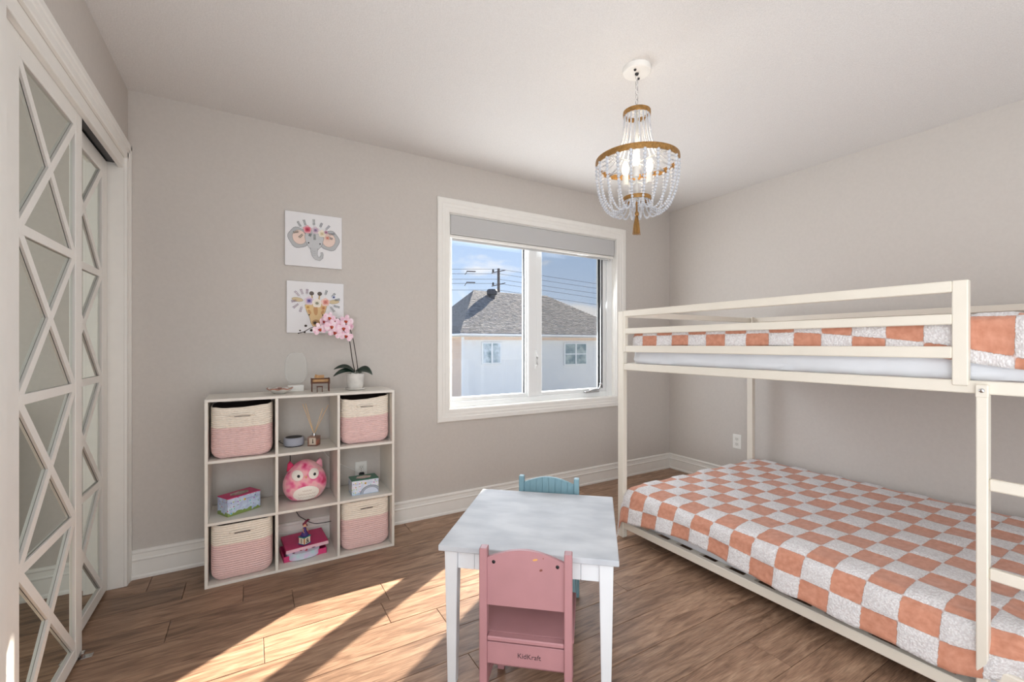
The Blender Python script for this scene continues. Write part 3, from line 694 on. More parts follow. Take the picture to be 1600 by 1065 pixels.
# ------------------------------------------------------------------ cube shelf
SX, SY = -.192, 2.575; T = .0135; SWD, SH, SD = .915, .911, .283
sh = thing('cube_shelf', 'white nine-cube storage shelf against the back wall', 'shelf', (SX, SY, 0))
def sp(n, x0, x1, z0, z1, y0=0, y1=SD, m='melamine'): return obj(n, B(x0, x1, y0, y1, z0, z1, .0008), m, sh)
cxs = [T, .3005, .3005 + T, .6010, .6010 + T, SWD - T]; czs = [T, .2985, .2985 + T, .5985, .5985 + T, SH - T]
sp('side_panel', 0, T, 0, SH - T); sp('side_panel', SWD - T, SWD, 0, SH - T); sp('top_panel', 0, SWD, SH - T, SH, -.001); sp('bottom_panel', T, SWD - T, 0, T)
for z in (.2985, .5985): sp('shelf_board', T, SWD - T, z, z + T, .0008)
for x in (.3005, .6010):
    for a, b in zip(czs[::2], czs[1::2]): sp('divider', x, x + T, a, b)

def basket(loc, w_, d_, h_, label, zcut=.155, sag=.006, tilt=0, rz=0):
    t_ = thing('rope_basket', label, 'basket', loc, rz, 'rope baskets in the cube shelf')
    n = 64; coils = 25; P = h_ / coils
    def ringpts(z, k_, ins=0):
        f = z / h_; rb = .05
        inset = (rb - math.sqrt(max(0, rb * rb - (rb - min(z, rb)) ** 2))) * .75 if z < rb else 0
        out_ = []
        for k in range(n):
            a = 2 * math.pi * k / n; ca, sa = math.cos(a), math.sin(a); e = .34
            x = (w_ / 2 - inset - ins) * math.copysign(abs(ca) ** e, ca); y = (d_ / 2 - inset - ins) * math.copysign(abs(sa) ** e, sa)
            if k_: x *= 1 + k_ / w_; y *= 1 + k_ / d_
            zz = z - sag * f * (math.cos(math.pi * x / w_) if y < 0 else math.cos(math.pi * x / w_)) * 2 + tilt * x * f + .0012 * math.sin(k * .7 + z * 40)
            out_.append((x, y, zz))
        return out_
    def shell(i0, i1, nm, m, lb=None):
        bm = bm_(); prev = None
        for i in range(i0, i1):
            for q, off in ((0, -.0090), (.12, -.004), (.35, 0), (.65, 0), (.88, -.004), (1, -.0090)):
                if q == 1 and i < i1 - 1: continue
                r_ = [bm.verts.new(p) for p in ringpts((i + q) * P, off)]
                if prev:
                    for k in range(n): bm.faces.new((prev[k], prev[(k + 1) % n], r_[(k + 1) % n], r_[k]))
                elif i0 == 0: bm.faces.new(list(reversed(r_)))
                prev = r_
        if i1 == coils:    # rim and inside
            for z, ins in ((h_, .007), (h_ * .5, .008), (.02, .012)):
                r_ = [bm.verts.new(p) for p in ringpts(z, 0, ins)]
                fs = [bm.faces.new((prev[k], prev[(k + 1) % n], r_[(k + 1) % n], r_[k])) for k in range(n)]
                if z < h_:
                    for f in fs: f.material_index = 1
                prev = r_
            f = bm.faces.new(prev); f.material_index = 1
        return obj(nm, bm, [m, 'inner'], t_, True, label=lb)
    ic = int(zcut / P)
    shell(0, ic, 'rope_body', 'pink_rope', 'pink coiled rope'); shell(ic, coils, 'rope_rim', 'cream_rope', 'cream coiled rope')
    zz = h_ - .040; pts = [(-.055 + .11 * k / 10, -d_ / 2 - .0015 - .003 * math.sin(math.pi * k / 10), zz - sag * 1.6 + .005 * math.sin(math.pi * k / 10)) for k in range(11)]
    bm = bm_(); tube(bm, pts, .0045, 8); hd = obj('handle', bm, 'cream_rope', t_, True)
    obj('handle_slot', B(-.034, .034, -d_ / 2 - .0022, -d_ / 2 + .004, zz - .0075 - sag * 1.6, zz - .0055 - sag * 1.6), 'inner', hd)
    return t_
def cell(i, j): return (SX + (cxs[2 * i] + cxs[2 * i + 1]) / 2, czs[2 * j])
for (i, j), lb, dy, dx, hh, sg, tl in (((0, 2), 'pink and cream rope basket in the top left cube', .137, -.001, .262, .005, .03), ((2, 2), 'pink and cream rope basket in the top right cube', .150, .004, .266, .006, .06),
                           ((0, 0), 'pink and cream rope basket in the bottom left cube', .137, -.001, .277, .001, 0), ((2, 0), 'pink and cream rope basket in the bottom right cube', .150, .004, .277, .001, 0)):
    cx_, cz_ = cell(i, j); basket((cx_ + dx, SY + dy, cz_), .272, .262, hh, lb, .165 if hh < .27 else .178, sg, tl)

# artwork helpers --------------------------------------------------
def ell(cx, cz, a, b, n=24, rot=0, f=None):
    o_ = []
    for k in range(n):
        t_ = 2 * math.pi * k / n; r_ = 1 + (f(t_) if f else 0); x, z = a * r_ * math.cos(t_), b * r_ * math.sin(t_)
        o_.append((cx + x * math.cos(rot) - z * math.sin(rot), cz + x * math.sin(rot) + z * math.cos(rot)))
    return o_
class Art:
    def __init__(s, root, yf): s.r = root; s.y = yf; s.l = 0; s.g = {}; s.uid = 0
    def poly(s, name, pts, col, grp=None):
        s.l += 1; k = (name, col, s.uid); bm = s.g.setdefault(k, bm_())
        ya = s.y - .00025 - s.l * .00002
        A = [bm.verts.new((p[0], ya, p[1])) for p in pts]; bm.faces.new(A)
    def line(s, name, pts, wd, col):
        for a, b in zip(pts, pts[1:]):
            a = Vector(a); b = Vector(b); d = (b - a)
            if d.length < 1e-6: continue
            d.normalize(); n = Vector((-d.y, d.x)) * wd / 2; e = d * wd * .3
            s.poly(name, [a - n - e, b - n + e, b + n + e, a + n - e], col)
    def done(s):
        for (n, c, _u), bm in s.g.items(): obj(n, bm, flat(*c), s.r)
def ring_outline(A, name, pts, wd, col): A.line(name, list(pts) + [pts[0]], wd, col)
def rose(A, cx, cz, r, c1, c2, c3):
    A.uid += 1
    A.poly('painted_flower', ell(cx, cz, r, r, 20, 0, lambda t: .1 * math.sin(5 * t)), c1)
    A.poly('painted_flower', ell(cx + r * .05, cz, r * .68, r * .62, 16, .5, lambda t: .12 * math.sin(4 * t)), c2)
    A.poly('painted_flower', ell(cx, cz - r * .02, r * .36, r * .32, 12), c3)
def sprig(A, x, z, ang, ln, col, dots=None):
    r_ = random.Random(int((x + z) * 9999)); p = [(x + math.cos(ang) * ln * t, z + math.sin(ang) * ln * t) for t in (0, .5, 1)]
    A.line('painted_leaf', p, .0009, col)
    for t in (.3, .5, .7, .9, 1.05):
        for s in (-1, 1):
            q = (x + math.cos(ang) * ln * t + s * .004 * math.sin(ang), z + math.sin(ang) * ln * t - s * .004 * math.cos(ang))
            A.poly('painted_leaf', ell(q[0], q[1], .0034, .0015, 8, ang + s * .7), dots or col)
GB, GL = (86, 92, 96), (110, 110, 90)
def canvas(label, x0, x1, z0, z1):
    t_ = thing('wall_canvas', label, 'picture', ((x0 + x1) / 2, YB - .001, z0), 0)
    obj('stretched_canvas', B(-(x1 - x0) / 2, (x1 - x0) / 2, -.019, 0, 0, z1 - z0, .0015), 'canvas', t_)
    return t_, Art(t_, -.019)
t, A = canvas('square canvas with a grey elephant head wearing flowers, upper of two', .169, .480, 1.637, 1.952)
SK, SK2, INK = (186, 188, 190), (236, 212, 200), (92, 92, 96)
for s in (-1, 1):
    A.uid += 1
    e = ell(s * .085, .165, .054, .060, 28, s * -.25, lambda q: .05 * math.sin(5 * q)); A.poly('painted_ear', e, SK); ring_outline(A, 'painted_outline', e, .0016, INK)
    e = ell(s * .080, .168, .037, .042, 24, s * -.2); A.poly('painted_ear', e, SK2); ring_outline(A, 'painted_outline', e, .001, INK)
hd = [(-.046, .20), (-.052, .175), (-.046, .145), (-.034, .12), (-.02, .104), (.02, .104), (.034, .12), (.046, .145), (.052, .175), (.046, .20), (.02, .215), (-.02, .215)]
A.poly('painted_head', hd, (200, 202, 204)); ring_outline(A, 'painted_outline', hd, .0014, INK)
# trunk curling up to the right
cl = [(0, .112), (-.001, .09), (.002, .07), (.012, .054), (.028, .050), (.040, .060), (.043, .078), (.040, .09)]
wd = [.020, .018, .015, .012, .010, .008, .006, .005]
Lf, Rt = [], []
for i, (p, w_) in enumerate(zip(cl, wd)):
    a = Vector(cl[max(i - 1, 0)]); b = Vector(cl[min(i + 1, len(cl) - 1)]); d = (b - a).normalized(); n_ = Vector((-d.y, d.x)) * w_
    Lf.append(tuple(Vector(p) + n_)); Rt.append(tuple(Vector(p) - n_))
for i in range(len(cl) - 1): A.poly('painted_trunk', [Lf[i], Lf[i + 1], Rt[i + 1], Rt[i]], (196, 198, 200))
A.line('painted_outline', Lf, .0014, INK); A.line('painted_outline', Rt, .0014, INK); A.line('painted_outline', [Lf[-1], Rt[-1]], .0014, INK)
for z in (.095, .083, .071): A.line('painted_outline', [(-.013, z), (-.002, z - .003), (.008, z)], .0008, INK)
for s in (-1, 1): A.poly('painted_eye', ell(s * .031, .140, .0038, .0042, 12), (40, 40, 44))
for x, z, an, ln in ((-.07, .225, 2.1, .035), (-.045, .235, 1.9, .035), (-.002, .24, 1.6, .038), (.03, .235, 1.2, .03), (.06, .225, .9, .035), (.075, .20, .3, .035), (.07, .19, -.4, .03), (-.08, .20, 3.4, .03), (.0, .20, -1.5, .035), (-.02, .2, -1.8, .02), (-.06, .19, 4.0, .03)): sprig(A, x, z, an, ln, GB, (100, 104, 120) if x > 0 else (90, 100, 92))
rose(A, -.038, .217, .023, (226, 168, 176), (206, 96, 116), (176, 60, 86)); rose(A, .006, .218, .021, (222, 206, 214), (190, 170, 190), (140, 120, 150))
rose(A, .042, .202, .021, (240, 232, 214), (226, 214, 190), (206, 190, 150)); rose(A, .072, .180, .012, (226, 186, 170), (206, 140, 126), (180, 110, 100)); rose(A, .064, .213, .011, (208, 176, 190), (176, 130, 150), (140, 96, 120))
A.done()
t, A = canvas('square canvas with a fawn giraffe head under flowers, lower of two', .178, .490, 1.245, 1.548)
FC = (226, 198, 150)
for s in (-1, 1):
    A.uid += 1
    e = ell(s * .100, .195 - (s > 0) * .005, .030, .012, 20, s * .12); A.poly('painted_ear', e, (214, 196, 160)); ring_outline(A, 'painted_outline', e, .001, (130, 110, 80))
    A.line('painted_horn', [(s * .018 - .002, .20), (s * .022 - .002, .235)], .008, (196, 170, 130)); A.poly('painted_horn', ell(s * .022 - .002, .235, .013, .012, 16), (104, 96, 92))
fc_ = [(-.060, .165), (-.052, .13), (-.036, .095), (-.028, .06), (-.018, .04), (.018, .04), (.028, .06), (.036, .095), (.052, .13), (.060, .165), (.03, .185), (-.03, .185)]
A.poly('painted_head', fc_, FC); ring_outline(A, 'painted_outline', fc_, .0014, (120, 92, 62))
for cx, cz, a, b, ro in ((-.002, .135, .012, .030, .05), (-.036, .125, .008, .015, .5), (.036, .125, .008, .014, -.5)): A.poly('painted_patch', ell(cx, cz, a, b, 12, ro), (204, 158, 112))
A.poly('painted_nose', ell(0, .062, .022, .018, 16), (172, 140, 104))
for s in (-1, 1): A.poly('painted_eye', ell(s * .037, .108, .0035, .0045, 10), (40, 32, 30)); A.poly('painted_nose', ell(s * .009, .055, .0028, .002, 8), (80, 56, 44))
for x, z, an, ln in ((-.085, .21, 2.3, .04), (-.07, .22, 1.9, .035), (-.05, .225, 1.5, .03), (.05, .225, 1.3, .03), (.085, .215, .9, .03), (.1, .2, .2, .03), (.075, .165, -.9, .04), (.09, .17, -.3, .04), (-.09, .175, 3.9, .04), (-.075, .16, 4.4, .035), (-.1, .19, 3.4, .03)): sprig(A, x, z, an, ln, GB if x > 0 else (150, 110, 120), (130, 100, 130) if x < 0 else (80, 92, 90))
rose(A, -.038, .190, .025, (228, 212, 222), (180, 164, 200), (110, 96, 160)); rose(A, .005, .178, .026, (244, 236, 226), (232, 226, 212), (150, 150, 130))
rose(A, .052, .186, .024, (240, 206, 196), (226, 160, 146), (200, 120, 110)); rose(A, -.045, .152, .015, (232, 200, 140), (216, 176, 110), (190, 140, 80)); rose(A, .040, .150, .013, (224, 176, 130), (206, 150, 100), (176, 120, 76))
rose(A, .098, .218, .010, (214, 220, 236), (110, 116, 160), (60, 64, 100))
A.done()

# ------------------------------------------------------------------ things on and in the shelf
ZT = SH
# shell dish
t = thing('trinket_dish', 'small white scalloped dish with brown rim on the shelf top', 'dish', (.135, 2.70, ZT))
bm = bm_(); n = 48; prev = None
for r_, z_ in ((.026, 0), (.030, .003), (.045, .012), (.060, .024), (.064, .030), (.060, .030), (.044, .016), (.025, .007)):
    f = max(0, (r_ - .03) / .034)
    rg = [bm.verts.new((r_ * (1 + .05 * f * math.sin(8 * 2 * math.pi * k / n)) * math.cos(2 * math.pi * k / n), r_ * (1 + .05 * f * math.sin(8 * 2 * math.pi * k / n)) * math.sin(2 * math.pi * k / n), z_ + .003 * f * math.sin(8 * 2 * math.pi * k / n))) for k in range(n)]
    if prev:
        fs = [bm.faces.new((prev[k], prev[(k + 1) % n], rg[(k + 1) % n], rg[k])) for k in range(n)]
        if z_ >= .029:
            for q in fs: q.material_index = 1
    else: bm.faces.new(list(reversed(rg)))
    prev = rg
bm.faces.new(prev); obj('bowl', bm, ['pot', flat(176, 128, 110)], t, True)
bm = bm_(); rr = random.Random(3)
for k in range(22):
    a = rr.uniform(0, 6.28); q = rr.uniform(0, .04); ball(bm, (q * math.cos(a), q * math.sin(a), .019 + .009 * (1 - q / .04) + rr.uniform(0, .003)), rr.uniform(.006, .010), 7, 5, (1.2, 1, .45))
o = obj('trinkets', bm, mat('trinkets', lin(206, 160, 148), .4, col2=lin(110, 70, 62), scale=60), t, True); o['kind'] = 'stuff'
# acrylic plaque night light
t = thing('acrylic_night_light', 'clear acrylic plaque standing in a pale base on the shelf top', 'night light', (.226, 2.785, ZT))
obj('base', B(-.05, .034, -.020, .020, 0, .036, .003), 'plastic_white', t)
out_ = []
for k in range(40):
    a = 2 * math.pi * k / 40; ca, sa = math.cos(a), math.sin(a); out_.append((-.005 + .058 * math.copysign(abs(ca) ** .75, ca), .132 + .092 * math.copysign(abs(sa) ** .8, sa)))
out_ = [(x, max(z, .036)) for x, z in out_]
bm = bm_(); prism(bm, out_, 'y', -.0018, .0018); pl = obj('acrylic_plate', bm, 'acrylic', t)
M['etch'] = glass_mat('etched_acrylic', (0.95, 0.95, 0.95, 1), .10, .6)
bm = bm_(); tube(bm, [(x * .97, 0, .132 + (z - .132) * .97) for x, z in out_], .0016, 6, closed=True); obj('etched_rim', bm, 'etch', pl, label='frosted rim')
# wooden piano music box
t = thing('wooden_piano', 'tiny brown laser cut wooden piano with stool on the shelf top', 'ornament', (.340, 2.715, ZT), R(-4))
obj('case', B(-.044, .044, -.012, .030, .048, .070, .002), 'copper', t); obj('keyboard', B(-.047, .047, -.030, -.010, .046, .053, .001), 'darkwood', t)
obj('lid', B(-.048, .048, -.013, .032, .070, .0735, .001), 'darkwood', t); obj('fallboard', B(-.038, .038, -.0145, -.012, .054, .068, .001), 'copper', t)
for s in (-1, 1): obj('cheek', B(s * .046 - .003, s * .046 + .003, -.032, .031, .044, .076, .001), 'darkwood', t)
for x, y_ in ((-.044, -.024), (.044, -.024), (-.044, .024), (.044, .024)): obj('leg', B(x - .0025, x + .0025, y_ - .0025, y_ + .0025, 0, .046, .0005), 'darkwood', t)
bm = bm_(); barb(bm, (-.018, .004, .074), (-.012, .010, .092), .03, .002, (0, -1, .3)); box(bm, -.020, .020, .004, .007, .0735, .092, .001); obj('music_stand', bm, 'copper', t)
s_ = obj('stool', B(-.022, .010, -.052, -.034, .028, .033, .001), 'darkwood', t)
for x in (-.020, .006):
    for y_ in (-.050, -.037): obj('stool_leg', B(x, x + .003, y_, y_ + .003, 0, .028), 'darkwood', s_)
# orchid
t = thing('potted_orchid', 'pink orchid with dark leaves in a white pot on the shelf top', 'plant', (.530, 2.715, ZT))
bm = bm_(); lathe(bm, [(.040, .008), (.046, .03), (.052, .09), (.053, .097), (.050, .097), (.045, .082)], 36); obj('pot', bm, 'pot', t, True, auto=50)
bm = bm_(); lathe(bm, [(.040, 0), (.053, .003), (.055, .012), (.051, .012), (.042, .007)], 36); obj('saucer', bm, 'pot', t, True, auto=50)
bm = bm_()
for k in range(34):
    a = rr.uniform(0, 6.28); q = rr.uniform(0, .036); ball(bm, (q * math.cos(a), q * math.sin(a), .093 + rr.uniform(0, .008)), .0075, 7, 5, (1, 1, .8))
o = obj('pebbles', bm, 'pebble', t, True); o['kind'] = 'stuff'
def leaf(pts, wmax, m='green_leaf', tilt=.4):
    bm = bm_(); n_ = 10; P_ = [Vector(p) for p in pts]; prev = None
    def bez(u): return (1 - u) ** 2 * P_[0] + 2 * u * (1 - u) * P_[1] + u * u * P_[2]
    side = (P_[2] - P_[0]).cross(Vector((0, 0, 1))).normalized(); side = (side + Vector((0, 0, tilt if side.y > 0 else -tilt))).normalized()
    for i in range(n_ + 1):
        u = i / n_; w_ = wmax * math.sin(math.pi * min(.999, .12 + u * .87)) ** .7; c_ = bez(u)
        rg = [bm.verts.new(c_ + side * w_ * q + Vector((0, 0, abs(q) * w_ * .35 + dz))) for dz in (0,) for q in (-1, -.5, 0, .5, 1)] + [bm.verts.new(c_ + side * w_ * q + Vector((0, 0, abs(q) * w_ * .35 - .0018))) for q in (1, .5, 0, -.5, -1)]
        if prev:
            for k in range(10): bm.faces.new((prev[k], prev[(k + 1) % 10], rg[(k + 1) % 10], rg[k]))
        else: bm.faces.new(rg)
        prev = rg
    bm.faces.new(list(reversed(prev))); return obj('leaf', bm, m, t, True)
leaf([(-.005, 0, .105), (-.05, .015, .150), (-.115, .02, .122)], .024, tilt=.45); leaf([(-.005, -.01, .10), (-.06, -.02, .128), (-.125, -.03, .085)], .022, tilt=.5)
leaf([(0, -.01, .10), (.055, -.04, .13), (.088, -.05, .088)], .034, tilt=.5); leaf([(.005, .01, .105), (.05, .02, .125), (.095, .02, .106)], .017, tilt=.4)
def fl3(x, z, y_=0): return (x - .530, y_, z - ZT)
bm = bm_(); tube(bm, [(0, 0, .095), fl3(.513, 1.09, .0), fl3(.500, 1.19, 0), fl3(.475, 1.25, -.005), fl3(.43, 1.285, -.01), fl3(.37, 1.288, -.012), fl3(.32, 1.279, -.012), fl3(.285, 1.268, -.012), fl3(.255, 1.248, -.012), fl3(.227, 1.240, -.012)], [.0028] * 6 + [.0022] * 4, 6); st1 = obj('stem', bm, 'stem', t, True)
bm = bm_(); tube(bm, [(.018, 0, .095), fl3(.538, 1.10, .01), fl3(.522, 1.20, .01), fl3(.505, 1.26, .01), fl3(.46, 1.32, .005), fl3(.40, 1.335, 0)], .0026, 6); obj('stem', bm, 'stem', t, True)
for x, z, r_ in ((.310, 1.299, .0085), (.292, 1.257, .0085), (.263, 1.281, .0075), (.257, 1.246, .006), (.234, 1.254, .005), (.227, 1.239, .004)):
    bm = bm_(); ball(bm, fl3(x, z, -.014), r_, 10, 8, (1, 1, .85)); obj('bud', bm, 'stem', t, True)
def flower(x, z, y_, s, yaw, roll):
    s *= 1.3
    bmp = bm_()
    for k, (ang, ln, wd_) in enumerate(((90, 1, .80), (215, 1, .75), (325, 1, .75), (10, 1.05, 1.2), (170, 1.05, 1.2))):
        a = R(ang); n_ = 14; c_ = Vector((math.cos(a), 0, math.sin(a))); sd = Vector((-math.sin(a), 0, math.cos(a)))
        ctr = bmp.verts.new(c_ * ln * .5 * s + Vector((0, -.0016 - .0006 * k, 0))); rg = []
        for i in range(n_):
            q = 2 * math.pi * i / n_; u = .5 + .5 * math.cos(q); v = math.sin(q) * wd_ * .5 * (.75 + .25 * math.cos(q))
            rg.append(bmp.verts.new((c_ * u * ln + sd * v) * s + Vector((0, -.0006 * k + .007 * (u - .4) ** 2 + .003 * abs(v), 0))))
        for i in range(n_): bmp.faces.new((ctr, rg[i], rg[(i + 1) % n_]))
    Mx = Matrix.Translation(fl3(x, z, y_)) @ Matrix.Rotation(yaw, 4, 'Z') @ Matrix.Rotation(roll, 4, 'Y')
    tf(bmp, Mx); o_ = obj('flower', bmp, 'petal', t, True)
    b2 = bm_(); ball(b2, (0, -.007, -.004), .006 * s / .03, 8, 6, (1, .9, 1.2)); ball(b2, (-.005 * s / .03, -.006, .0), .004, 7, 5); ball(b2, (.005 * s / .03, -.006, .0), .004, 7, 5); tf(b2, Mx); obj('flower_lip', b2, 'lip', o_, True)
for a in ((.385, 1.328, -.02, .027, .2, .3), (.352, 1.308, -.006, .022, .9, 0), (.332, 1.262, -.025, .029, .3, -.3), (.395, 1.278, -.03, .030, .1, .1), (.372, 1.292, -.004, .024, -.3, .5), (.416, 1.245, -.016, .029, -.1, .4),
          (.435, 1.290, -.018, .029, .2, -.2), (.478, 1.312, -.010, .030, -.4, .2), (.459, 1.270, -.03, .030, .1, .0), (.476, 1.226, -.022, .028, -.2, .3), (.497, 1.283, 0, .020, -.7, .2), (.412, 1.310, 0, .024, .2, 0)): flower(*a)

# smart speaker
zc = czs[4]
t = thing('round_speaker', 'round grey fabric speaker with black top in the top middle cube', 'speaker', (.207, 2.745, zc))
bm = bm_(); lathe(bm, [(.045, 0), (.046, .003), (.046, .005)], 40); obj('base', bm, 'black', t)
bm = bm_(); lathe(bm, [(.046, .004), (.0515, .007), (.0525, .012), (.0520, .041), (.049, .047), (.042, .049)], 48, cap1=False); obj('fabric_shell', bm, 'speaker', t, True, auto=60)
bm = bm_(); lathe(bm, [(.043, .0475), (.043, .0495), (.040, .050)], 40); obj('top_plate', bm, 'black', t)
bm = bm_(); tube(bm, [(-.050, .015, .012), (-.065, .03, .018), (-.072, .07, .02), (-.06, .11, .012)], .0018, 6); obj('power_cord', bm, 'black', t, True)
# reed diffuser
t = thing('reed_diffuser', 'pink glass reed diffuser bottle with four reeds', 'diffuser', (.305, 2.70, zc), R(-28))
obj('bottle', B(-.026, .026, -.026, .026, 0, .052, .003, 2), 'bottle', t)
obj('liquid', B(-.022, .022, -.022, .022, .004, .030, .002), mat('diffuser_oil', lin(206, 150, 132), .2), t)
bm = bm_(); lathe(bm, [(.009, .052), (.009, .056), (.0105, .056), (.0105, .068), (.007, .068)], 20); obj('collar', bm, 'chrome', t, label='shiny metal collar')
for a, b in (((-.062, 0, .232), .0016), ((-.050, .008, .234), .0016), ((.044, .012, .206), .0015), ((.078, 0, .224), .0016)):
    bm = bm_(); tube(bm, [(a[0] * -.1, 0, .045), a], b, 6); rd = obj('reed', bm, 'reed', t)
bm = bm_(); lathe(bm, [(.002, .016), (.004, .020), (.0015, .030), (.003, .034), (.001, .040)], 8); tf(bm, Matrix.Translation((.004, -.0268, 0)) @ Matrix.Diagonal((1, .15, 1, 1))); obj('emblem', bm, flat(60, 46, 30), t)
bm = bm_(); box(bm, -.016, .020, -.0266, -.0261, .008, .046); obj('paper_label', bm, flat(206, 190, 172), t)

# flower pattern jewellery boxes
def pattern_mat(name, base, c2, c3, grass, zt):
    m = bpy.data.materials.new(name); m.use_nodes = True; n = m.node_tree.nodes; l = m.node_tree.links; p = n['Principled BSDF']
    c = n.new('ShaderNodeTexCoord'); v = n.new('ShaderNodeTexVoronoi'); v.inputs['Scale'].default_value = 75; l.new(c.outputs['Object'], v.inputs['Vector'])
    no = n.new('ShaderNodeTexNoise'); no.inputs['Scale'].default_value = 40; l.new(c.outputs['Object'], no.inputs['Vector'])
    r = n.new('ShaderNodeValToRGB'); r.color_ramp.elements[0].color = base; r.color_ramp.elements[1].color = c2; r.color_ramp.elements[0].position = .4; r.color_ramp.elements[1].position = .62; l.new(no.outputs['Fac'], r.inputs[0])
    lt = n.new('ShaderNodeMath'); lt.operation = 'LESS_THAN'; lt.inputs[1].default_value = .26; l.new(v.outputs['Distance'], lt.inputs[0])
    mx = n.new('ShaderNodeMixRGB'); l.new(lt.outputs[0], mx.inputs[0]); l.new(r.outputs[0], mx.inputs[1])
    hx = n.new('ShaderNodeMixRGB'); hx.inputs[0].default_value = .55; hx.inputs[1].default_value = c3; l.new(v.outputs['Color'], hx.inputs[2]); l.new(hx.outputs[0], mx.inputs[2])
    s = n.new('ShaderNodeSeparateXYZ'); l.new(c.outputs['Object'], s.inputs[0]); a = n.new('ShaderNodeMath'); a.operation = 'MULTIPLY_ADD'; a.inputs[1].default_value = .05; l.new(no.outputs['Fac'], a.inputs[0]); l.new(s.outputs['Z'], a.inputs[2])
    g = n.new('ShaderNodeMath'); g.operation = 'LESS_THAN'; g.inputs[1].default_value = zt; l.new(a.outputs[0], g.inputs[0])
    m2 = n.new('ShaderNodeMixRGB'); l.new(g.outputs[0], m2.inputs[0]); l.new(mx.outputs[0], m2.inputs[1]); m2.inputs[2].default_value = grass
    l.new(m2.outputs[0], p.inputs['Base Color']); p.inputs['Roughness'].default_value = .35; return m
M['meadow'] = pattern_mat('meadow_print', lin(200, 216, 236), lin(176, 188, 220), lin(90, 96, 120), lin(130, 150, 80), .042)
M['rainbow'] = pattern_mat('rainbow_print', lin(226, 226, 236), lin(200, 214, 234), lin(206, 150, 90), lin(170, 190, 210), .036)
zc = czs[2]
def jbox(name, label, loc, rz, w_, d_, h_, pm, lidm, clasp):
    t_ = thing(name, label, 'box', loc, rz)
    obj('box_body', B(-w_ / 2, w_ / 2, 0, d_, 0, h_ * .78, .001), pm, t_); ld = obj('lid', B(-w_ / 2, w_ / 2, 0, d_, h_ * .785, h_, .0015), pm, t_)
    obj('lid_top', B(-w_ / 2 - .001, w_ / 2 + .001, -.001, d_ + .001, h_, h_ + .004, .001), lidm, ld)
    bm = bm_(); lathe(bm, [(.0055, 0), (.006, .001), (.003, .003)], 6); tf(bm, Matrix.Translation((0, -.0005, h_ * .77)) @ Matrix.Rotation(R(90), 4, 'X')); obj('clasp', bm, mat('brass', lin(216, 180, 80), .3, metal=.8), t_)
    bm = bm_(); prism(bm, [(x, d_ / 2 + y_) for x, y_ in ell(0, 0, w_ * .28, d_ * .28, 24, 0, lambda q: .1 * math.sin(6 * q))], 'z', h_ + .004, h_ + .0046); obj('lid_picture', bm, clasp, t_)
    return t_
jbox('jewellery_box', 'flower meadow jewellery box with pink lid in the middle left cube', (-.028, 2.665, zc), R(30), .165, .095, .088, 'meadow', 'magenta', mat('lidpic', lin(120, 150, 110), .5, col2=lin(216, 180, 190), scale=50))
t = jbox('jewellery_box', 'rainbow print jewellery box with green lid in the middle right cube', (.571, 2.632, zc), R(0), .150, .10, .082, 'rainbow', mat('green_lid', lin(56, 116, 96), .4), mat('lidpic2', lin(206, 170, 170), .5, col2=lin(230, 220, 210), scale=50))
for r_, cc in ((.060, (130, 140, 160)), (.054, (170, 176, 186)), (.048, (150, 158, 176)), (.042, (206, 214, 230))):
    bm = bm_(); pts = [(.030 + r_ * math.cos(R(a)), .004 + r_ * .75 * math.sin(R(a))) for a in range(0, 181, 10)]; pts = [(min(x, .074), z) for x, z in pts]
    prism(bm, pts, 'y', -.0006 - (.06 - r_) * .02, 0); obj('rainbow_band', bm, flat(*cc), t)

# owl plush
t = thing('owl_plush', 'round pink tie-dye owl plush toy in the centre cube', 'plush toy', (.262, 2.725, zc), R(2))
bm = bm_(); bmesh.ops.create_uvsphere(bm, u_segments=48, v_segments=32, radius=1)
def owlp(x, y_, z_):
    f = z_; k = .108 * (1 + .12 * (-f)) ; zz = .112 + .112 * (f if f > -.75 else -.75 + (f + .75) * .35) + .019 * 0
    return Vector((x * k * (1.02 + .05 * math.cos(f * 2)), y_ * k * .72, zz - .0001))
for v in bm.verts: v.co = owlp(*v.co)
for v in bm.verts: v.co.z *= 1.07; v.co.x *= .97
mz = min(v.co.z for v in bm.verts)
for v in bm.verts: v.co.z -= mz
obj('body', bm, 'owl', t, True)
def on_owl(x, z):    # y of the front surface for local x,z
    best = 0
    for i in range(60):
        f = -1 + 2 * i / 59; p = owlp(0, -1, 0)
    zz = (z + mz) / 1.07; x = x / .97; f = (zz - .112) / .112; 
    if f < -.75: f = -.75 + (f + .75) / .35
    f = max(-.99, min(.99, f)); rr_ = math.sqrt(1 - f * f); k = .108 * (1 - .12 * f); kx = k * (1.02 + .05 * math.cos(f * 2)); q = max(0, rr_ ** 2 - (x / kx) ** 2)
    return -math.sqrt(q) * k * .72
def patch(n_, cx, cz, a, b, m, lift, par=None, f=None, rings=5):
    bm = bm_(); nn = 28; c0 = bm.verts.new((cx, on_owl(cx, cz) - lift, cz)); prev = None
    for j in range(1, rings + 1):
        q = j / rings; rg = []
        for k in range(nn):
            an = 2 * math.pi * k / nn; x = cx + a * q * math.cos(an); z = cz + b * q * math.sin(an); rg.append(bm.verts.new((x, on_owl(x, z) - lift * (1 if j < rings else -.2), z)))
        for k in range(nn):
            if prev: bm.faces.new((prev[k], prev[(k + 1) % nn], rg[(k + 1) % nn], rg[k]))
            else: bm.faces.new((c0, rg[k], rg[(k + 1) % nn]))
        prev = rg
    return obj(n_, bm, m, par or t, True)
M['fleece'] = mat('white_fleece', lin(240, 236, 228), .95, sheen=.3)
